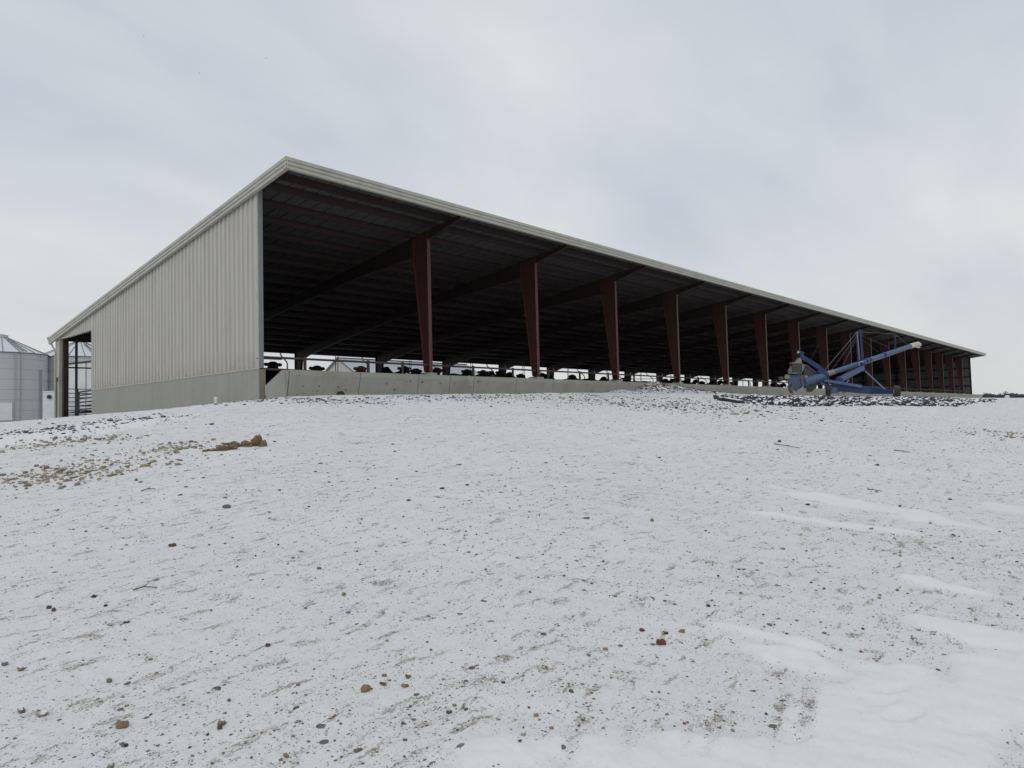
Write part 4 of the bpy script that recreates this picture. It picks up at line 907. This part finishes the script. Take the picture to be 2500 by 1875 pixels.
P, s_ = band(380, [(0, 1064, 200, 1046, 20, .45), (180, 1046, 400, 1022, 26, .55)], 1, .018, .08, 2.5); o = scatter('gravel', P, s_, [(.025, .027, .030), (.04, .04, .042), (.07, .065, .06)], 'rock', False, .3, (.35, .6)); tag(o, 'strip of black broken stones above the snow drift near the gable', 'gravel', kind='stuff')
P, s_ = band(1100, [(640, 978, 900, 972, 12, .3), (850, 980, 1250, 970, 16, .35), (1200, 975, 1500, 972, 22, .35)], 1, .02, .085, 2.6); o = scatter('gravel', P, s_, [(.025, .027, .030), (.04, .04, .042), (.10, .08, .055), (.07, .065, .06)], 'rock', False, .3, (.35, .6)); tag(o, 'dark broken stones strewn along the snow in front of the feed bunk', 'gravel', kind='stuff')
P, s_ = band(1300, [(1470, 985, 1850, 1005, 30, .6), (1550, 975, 1760, 985, 24, .4)], 1, .02, .09, 2.5); o = scatter('gravel', P, s_, [(.03, .03, .03), (.06, .05, .04), (.12, .095, .06), (.18, .15, .1)], 'rock', False, .3, (.4, .7)); tag(o, 'dark stones and soil lumps spread in front of the dirt pile', 'gravel', kind='stuff')
P, s_ = band(200, [(2440, 1062, 2520, 1068, 16, 1.)], 1, .02, .08, 2.2); o = scatter('gravel', P, s_, LP, 'rock', False); tag(o, 'small patch of tan stones near the right edge of the slope', 'gravel', kind='stuff')
# snow-dusted dirt pile
pc = on(1600, 958, 1, -3.0); px_, py_ = pc[0], -3.0
def pile_h(X, Y):
    g = lambda cx, cy, a, b, h_: h_*np.exp(-(((X-cx)/a)**2+((Y-cy)/b)**2))
    cx = lambda u: on(u, 958, 1, -3.0)[0]
    h_ = g(cx(1592), -3, 1.0, 1.0, .50)+g(cx(1612), -3.1, 1.4, 1.0, .26)+g(cx(1645), -2.8, 1.3, 1.0, .36)+g(cx(1685), -3.2, 2.2, 1.1, .22)+g(cx(1513), -3.0, .85, .8, .17)+g(cx(1640), -4.6, 4.5, 1.4, .14)+g(cx(1550), -3.5, 2.5, 1.2, .06)
    return h_*(.80+.5*(fbm(X*1.1, Y*1.1, 5, 4)-.2)) + .07*(fbm(X*3.2, Y*3.2, 8, 4)-.5)*np.clip(h_*6, 0, 1)
nx, ny = 260, 110; X_ = np.linspace(px_-6, px_+16, nx); Y_ = np.linspace(-8.5, -.75, ny); XX, YY = np.meshgrid(X_, Y_, indexing='ij')
ZZ = base_h(XX, YY)+detail_h(XX, YY)+pile_h(XX, YY)-.03; ph = np.stack([XX.ravel(), YY.ravel(), ZZ.ravel()], 1)
idx = (np.arange(nx-1)[:, None]*ny+np.arange(ny-1)[None]).ravel(); pf = np.stack([idx, idx+ny, idx+ny+1, idx+1], 1)
pm = np_mesh('dirt_pile', ph, pf, True)
def pilemat():
    m, t = newmat('snowy_dirt', .95); v = t.vor(t.pos, 7.0); sp = t.new('ShaderNodeSeparateColor'); t.l.new(v.outputs['Color'], sp.inputs[0])
    sx = t.new('ShaderNodeSeparateXYZ'); t.l.new(t.nor, sx.inputs[0])
    k = t.math('ADD', t.noise(t.pos, 5, 5, .7), t.math('MULTIPLY', t.math('SUBTRACT', sx.outputs[2], .9), .8))
    soil = t.mix(t.noise(t.pos, 2.5, 4), (.05, .045, .04), (.16, .12, .07)); c = t.mix(t.rng(k, .46, .53), soil, (.72, .74, .78)); t.l.new(c, t.p.inputs['Base Color'])
    t.l.new(t.bump(t.noise(t.pos, 9, 5, .7), .8, .06), t.p.inputs['Normal']); return m
pm.materials.append(pilemat()); po = link(bpy.data.objects.new('dirt_pile', pm)); tag(po, 'low snow dusted pile of soil and stones against the feed bunk', 'dirt pile')
n = 520; P = np.stack([rng.normal(px_+1.8, 3.2, n), rng.normal(-3.4, 1.1, n)], 1); P = P[(P[:, 1] < -.8) & (P[:, 1] > -7.5) & (P[:, 0] > px_-5) & (P[:, 0] < px_+14)]
P3 = np.concatenate([P, (base_h(P[:, 0], P[:, 1])+detail_h(P[:, 0], P[:, 1])+pile_h(P[:, 0], P[:, 1]))[:, None]], 1)
o = scatter('gravel', P3, powsize(len(P3), .025, .09, 2.4), [(.04, .038, .035), (.09, .07, .05), (.2, .15, .08), (.03, .03, .03)], 'rock', False); tag(o, 'loose dark stones and lumps on the snowy dirt pile', 'gravel', kind='stuff')
# broken asphalt slabs by the auger
def slabs(n):
    vs = []; fs = []; nb = 0
    for i in range(n):
        u = rng.uniform(1745, 2370) if rng.uniform() < .9 else rng.uniform(2300, 2430); e_ = min(1, (u-1730)/120.)*min(1, max(.12, (2440-u)/160.))
        v = 965.5+(u-1750)*.013 + rng.beta(1.2, 2.2)*24.0*(.3+.7*e_)+rng.uniform(0, 2)
        if v > 992 or rng.uniform() > .25+1.3*vnoise(np.array([u*.03]), np.array([v*.25]), 9)[0]: continue
        p_ = gpt(u, v)
        if p_[1] > -.55 or p_[0] > 125: continue
        s_ = rng.uniform(.06, .22)*(.6+.4*e_); k = rng.randint(4, 7); an = np.sort(rng.uniform(0, 6.28, k)+np.arange(k)*0); an = (np.arange(k)+rng.uniform(-.3, .3, k))*6.283/k
        rr = s_*rng.uniform(.6, 1.1, k); q = np.stack([rr*np.cos(an)*1.25, rr*np.sin(an)*.8, np.zeros(k)], 1); th_ = rng.uniform(.05, .09)
        top = q.copy(); bot = q*[1.02, 1.02, 1]; bot[:, 2] -= th_
        W = np.concatenate([top, bot]); rz = rng.uniform(0, 6.28); tl = rng.uniform(-.6, .6); tl2 = rng.uniform(-.5, .5)
        M_ = np.array(Matrix.Rotation(rz, 3, 'Z') @ Matrix.Rotation(tl, 3, 'X') @ Matrix.Rotation(tl2, 3, 'Y')); W = W@M_.T+np.array([p_[0], p_[1], p_[2]+rng.uniform(.0, .09)])
        vs += [tuple(x) for x in W]; fs += [tuple(range(nb, nb+k)), tuple(reversed(range(nb+k, nb+2*k)))]+[(nb+j, nb+j+k, nb+(j+1) % k+k, nb+(j+1) % k) for j in range(k)]; nb += 2*k
    m = MB(); m.v = vs; m.f = fs; return m
o = slabs(3000).build('asphalt_rubble', 'slab'); tag(o, 'wide spread of broken black asphalt pieces dusted with snow around the auger', 'rubble', kind='stuff')
# named stones
def stone(u, v, wpx, hpx, col, label, cat='stone', name='stone', seed=None, mat='rock', tilt=0.):
    p_ = gpt(u, v+hpx*.4); dep = float((p_-CAM)@Fv); w_ = wpx*dep/FPX/2; h_ = hpx*dep/FPX/2*1.15
    sd_ = seed or int(u*7+v) % 997; b = rock_shape(I3, sd_, .05)*np.array([w_, w_*.8, h_]); M_ = np.array(Matrix.Rotation(-(yaw), 3, 'Z') @ Matrix.Rotation(tilt, 3, 'Y'))
    b = b@M_.T; me = np_mesh(name, b, I3[1], True)
    try: me.set_sharp_from_angle(angle=R(25))
    except Exception: pass
    ca = me.color_attributes.new('col', 'FLOAT_COLOR', 'POINT'); ca.data.foreach_set('color', np.tile(np.array([*col, 1.], dtype=np.float32), len(b)))
    me.materials.append(MAT[mat]); o = bpy.data.objects.new(name, me); o.location = (p_[0], p_[1], p_[2]+h_*.45); link(o); tag(o, label, cat, 'stones lying on the snow' if cat == 'stone' else None); return o
OC = (.29, .19, .08); TN = (.27, .20, .12); BR = (.11, .075, .045); GR = (.17, .165, .15); DK = (.045, .042, .042); RD = (.17, .045, .03); PL = (.38, .33, .24)
for a_ in [(553, 1241, 21, 15, GR, 'rounded grey brown stone alone in snow below the sandy clod'), (420, 1330, 21, 12, BR, 'dark brown flat stone standing alone left of the middle'), (119, 1488, 14, 13, BR, 'brown stone, upper left one of a touching pair near the left edge'), (131, 1496, 12, 11, BR, 'brown stone, lower right one of a touching pair near the left edge'),
    (297, 1777, 34, 24, (.25, .18, .10), 'large tan angular stone near the bottom left, biggest of the foreground'), (893, 1688, 28, 22, OC, 'yellow stone capped with snow, largest of the lower middle cluster'), (935, 1661, 21, 13, (.20, .11, .05), 'orange brown flat stone left of a brighter ochre one'), (989, 1662, 21, 15, OC, 'bright ochre stone right of the orange brown one'), (996, 1641, 15, 15, (.14, .12, .09), 'grey brown stone just above the bright ochre one'),
    (542, 1770, 24, 14, (.27, .19, .11), 'banded tan and brown stone at bottom, upper half'), (538, 1783, 16, 18, BR, 'dark brown stone tucked under the banded one at bottom'), (51, 1638, 20, 13, TN, 'tan stone near left edge above two paler ones'), (11, 1634, 20, 11, GR, 'grey stone touching the left edge of the photo'), (52, 1744, 21, 18, (.19, .14, .09), 'brown stone near the bottom left corner'), (104, 1745, 30, 14, PL, 'pale wide stone half under snow near the bottom left'),
    (268, 1669, 17, 13, (.22, .21, .12), 'olive pale stone above the large tan angular one'), (698, 1857, 18, 14, OC, 'ochre round stone at the bottom edge'), (1096, 1737, 16, 11, BR, 'dark brown stone alone at bottom centre'), (653, 1585, 15, 10, (.11, .045, .03), 'dark red brown stone in the lower middle left'), (1614, 1559, 32, 19, RD, 'bright red angular brick fragment, largest red piece'), (1567, 1529, 15, 12, RD, 'small red fragment left above the large red one'), (1664, 1533, 17, 11, OC, 'ochre stone right above the large red fragment'),
    (1431, 1266, 17, 7, DK, 'dark flat stone right of centre'), (1592, 1272, 12, 10, (.24, .17, .09), 'small brown pointed stone right of centre'), (308, 1528, 19, 7, BR, 'brown flat stone below the thin stick'), (229, 1466, 15, 8, DK, 'dark blue grey stone left of the thin stick'), (839, 1462, 12, 11, TN, 'tan stone in the middle of the slope'), (778, 1395, 14, 8, GR, 'grey stone in the middle of the slope'), (333, 1174, 12, 8, TN, 'tan stone below the limestone spill'),
    (208, 1069, 12, 11, PL, 'upright pale stone on the edge of the long snow drift'), (277, 1068, 18, 9, PL, 'wide pale stone at the end of the long snow drift'), (5, 1100, 12, 5, PL, 'pale tan stone at left edge, upper of two stacked'), (6, 1106, 14, 6, (.36, .34, .22), 'pale tan stone at left edge, lower of two stacked'), (1793, 1010, 24, 9, (.42, .38, .30), 'largest pale boulder below the dirt pile'), (1822, 1008, 16, 7, TN, 'tan stone just right of the largest pale boulder'), (1846, 1003, 10, 9, (.28, .24, .19), 'small upright stone right of the pale boulders'),
    (1673, 999, 12, 8, TN, 'tan stone at the foot of the dirt pile'), (1651, 996, 9, 8, (.18, .08, .06), 'reddish stone at the foot of the dirt pile'), (2470, 1065, 14, 8, (.36, .28, .15), 'tan clod in the stone patch near the right edge'), (1903, 1076, 10, 8, BR, 'small brown lump on the right slope above a twig'), (2142, 1133, 12, 7, BR, 'brown clod in the middle of the right slope'), (2271, 1276, 9, 6, GR, 'grey pebble on the right slope drift'), (2127, 1298, 11, 5, OC, 'small ochre stone on the right slope'), (1911, 1342, 14, 7, TN, 'yellow brown clod on the lower right slope'), (2197, 1238, 8, 8, (.2, .09, .07), 'small reddish stone beside the right snow drift'),
    (1120, 1130, 16, 6, (.34, .25, .07), 'yellowish flat stone on the upper slope centre'), (448, 1727, 9, 6, OC, 'small ochre stone right of the large tan angular one'), (1756, 1770, 13, 9, (.25, .13, .06), 'orange brown stone in the dark furrow at lower right'), (1270, 1828, 12, 8, (.16, .06, .04), 'small maroon stone near the bottom edge')]:
    stone(*a_)
# sandy clod: several lumps, one mesh
pA = gpt(495, 1100); pB = gpt(652, 1082); dep = float((gpt(570, 1095)-CAM)@Fv); k_ = dep/FPX
m = MB(); vs = []; fs = []; nb = 0
for (u, v, a, b) in ((628, 1079, 32, 17), (600, 1084, 32, 13), (640, 1084, 20, 12), (575, 1088, 26, 10), (553, 1088, 22, 8), (545, 1098, 30, 8), (516, 1101, 20, 6), (500, 1102, 12, 5), (568, 1096, 20, 8)):
    g = gpt(u, v+b*.6); sh_ = rock_shape(I3, int(u), .10); q = sh_*(1+.8*(fbm(sh_[:, 0]*3+u, sh_[:, 1]*3+sh_[:, 2]*2, 3, 3)[:, None]-.5))*np.array([a*k_*.62, a*k_*.5, b*k_*1.3]); M_ = np.array(Matrix.Rotation(-yaw, 3, 'Z')); q = q@M_.T+g+np.array([0, 0, b*k_*.25]); vs += [tuple(x) for x in q]; fs += [tuple(int(y)+nb for y in x) for x in I3[1]]; nb += len(q)
m.v = vs; m.f = fs; o = m.build('sandy_clod', 'clod'); tag(o, 'large lumpy brown clod of sandy soil on the left of the slope', 'soil clod')
# plank of black material
a_ = gpt(1769, 978); b_ = gpt(1810, 986); o = MB().bar(Vector(a_)+Vector((0, 0, .10)), Vector(b_)+Vector((0, 0, .08)), .28, .12).build('black_plank', 'slab'); tag(o, 'long flat black slab lying at the near edge of the asphalt rubble', 'slab')
# twigs
for (u0, v0, u1, v1, lab) in ((325, 1455, 384, 1448, 'thin dry stick lying below the middle left of the slope'), (345, 1208, 379, 1203, 'thin forked twig below the limestone spill'), (1890, 1084, 1952, 1098, 'long thin twig on the right slope below the pale boulders'), (2118, 1198, 2154, 1201, 'dark twig on the middle of the right slope'), (2183, 1098, 2220, 1104, 'thin straw stalk on the upper right slope')):
    a_ = Vector(gpt(u0, v0))+Vector((0, 0, .012)); b_ = Vector(gpt(u1, v1))+Vector((0, 0, .014)); r_ = .004+.00035*(b_-Vector(CAM)).length
    mid_ = (a_+b_)/2+Vector((.0, .03, .01)); m = MB().tube([a_, mid_, b_], r_, 6, r2=r_*.6); m.tube([mid_, mid_+(b_-a_)*.25+Vector((.02, .05, .02))], r_*.6, 5, r2=r_*.3); o = m.build('twig', 'stick'); tag(o, lab, 'twig', 'twigs on the snow')

# ------------------------------------------------------------------ distance: trees, wood, shed
def bare_tree(u, v_top, dep, h_, seed, label, spread=.5):
    r_ = random.Random(seed); top = at(u, v_top, dep); base = Vector((top[0], top[1], top[2]-h_)); m = MB(); tr_ = empty('bare_tree', base); tag(tr_, label, 'tree', 'bare trees on the skyline')
    trunk = MB(); trunk.tube([base, base+Vector((r_.uniform(-.1, .1), 0, h_*.2)), base+Vector((0, 0, h_*.42))], h_*.045, 8, r2=h_*.03).build('trunk', 'bark', tr_)
    def br(p, d, l, r0, lv):
        q = p+d*l; m.tube([p, q], r0, 5 if lv < 3 else 3, caps=False, r2=r0*.6)
        if lv >= 5: return
        for i in range(3 if lv < 4 else 3):
            nd = (d+Vector((r_.uniform(-1, 1), r_.uniform(-1, 1), r_.uniform(-.25, .75)))*spread*1.25).normalized(); br(p+d*l*r_.uniform(.55, 1), nd, l*r_.uniform(.62, .86), r0*.62, lv+1)
    for i in range(5):
        a = i*1.256+r_.uniform(-.3, .3); d = Vector((math.cos(a)*spread, math.sin(a)*spread, .8)).normalized(); br(base+Vector((0, 0, h_*(.22+.05*i))), d, h_*.21, h_*.026, 1)
    m.build('crown', 'bark', tr_); return tr_
bare_tree(2403.5, 956.5, 420, 8, 3, 'pale round bare tree just right of the bunk end')
bare_tree(2448, 952.5, 480, 8.5, 5, 'tall fan shaped bare tree on the right skyline')
bare_tree(2422, 962.5, 460, 5.5, 8, 'small bare tree between two larger ones on the skyline')
bare_tree(2496, 959, 360, 7, 11, 'bushy bare tree at the right photo edge')
def treeline():
    m = MB(); vs = []; nb = 0
    for i in range(900):
        u = rng.uniform(2400, 2700); v = 968.5-(u-2400)*.018-rng.uniform(0, 3)*(1+.7*math.sin(u*.11)); c_ = at(u, v, 620+rng.uniform(-30, 30)); s_ = rng.uniform(.8, 2.0)
        b = VAR[rng.randint(12)]*s_*np.array([1, 1, .9])+c_; m.v += [tuple(x) for x in b]; m.f += [tuple(int(y)+nb for y in x) for x in I1[1]]; nb += len(b)
        b = VAR[rng.randint(12)]*np.array([s_, s_, 3.5])+c_-np.array([0, 0, 3.]); m.v += [tuple(x) for x in b]; m.f += [tuple(int(y)+nb for y in x) for x in I1[1]]; nb += len(b)
    return m.build('treeline', 'wood')
tag(treeline(), 'dark far off tree line on the right horizon', 'woodland', kind='stuff')
c_ = at(2459, 967.2, 560); fs_ = empty('farm_shed', (c_[0], c_[1], c_[2]-2.5)); tag(fs_, 'tiny white farm shed in front of the far tree line', 'shed')
MB().box((c_[0]-2, c_[1]-1.5, c_[2]-2.5), (c_[0]+2, c_[1]+1.5, c_[2]+.2)).build('shed_wall', 'pvc', fs_)
MB().prism([(c_[1]-1.8, c_[2]+.2), (c_[1]+1.8, c_[2]+.2), (c_[1], c_[2]+.8)], 0, c_[0]-2.2, c_[0]+2.2).build('shed_roof', 'rooftop', fs_)
# birds
for i, (u, v) in enumerate(((351, 89), (650, 142), (487, 179), (1157, 490), (1204, 507))):
    p_ = Vector(at(u, v, 120)); m = MB(); rv, uv, fv = Vector(Rv), Vector(Uv), Vector(Fv); s_ = .17 if i < 3 else .13
    m.add([p_-rv*s_+uv*s_*.35, p_-rv*s_*.2+fv*s_*.3, p_-rv*s_*.2-fv*s_*.3, p_+rv*s_+uv*s_*.25, p_+rv*s_*.2+fv*s_*.3, p_+rv*s_*.2-fv*s_*.3], [(0, 1, 2), (3, 5, 4)]); m.tube([p_-fv*s_*.7, p_, p_+fv*s_*.7], s_*.2, 6, r2=s_*.1)
    o = m.build('bird', 'black'); tag(o, ['far bird highest in the left sky', 'far bird right of the highest one', 'lowest far bird in the upper left sky', 'tiny bird above the front roof edge, left one', 'tiny bird above the front roof edge, right one'][i], 'bird', 'birds in the sky')
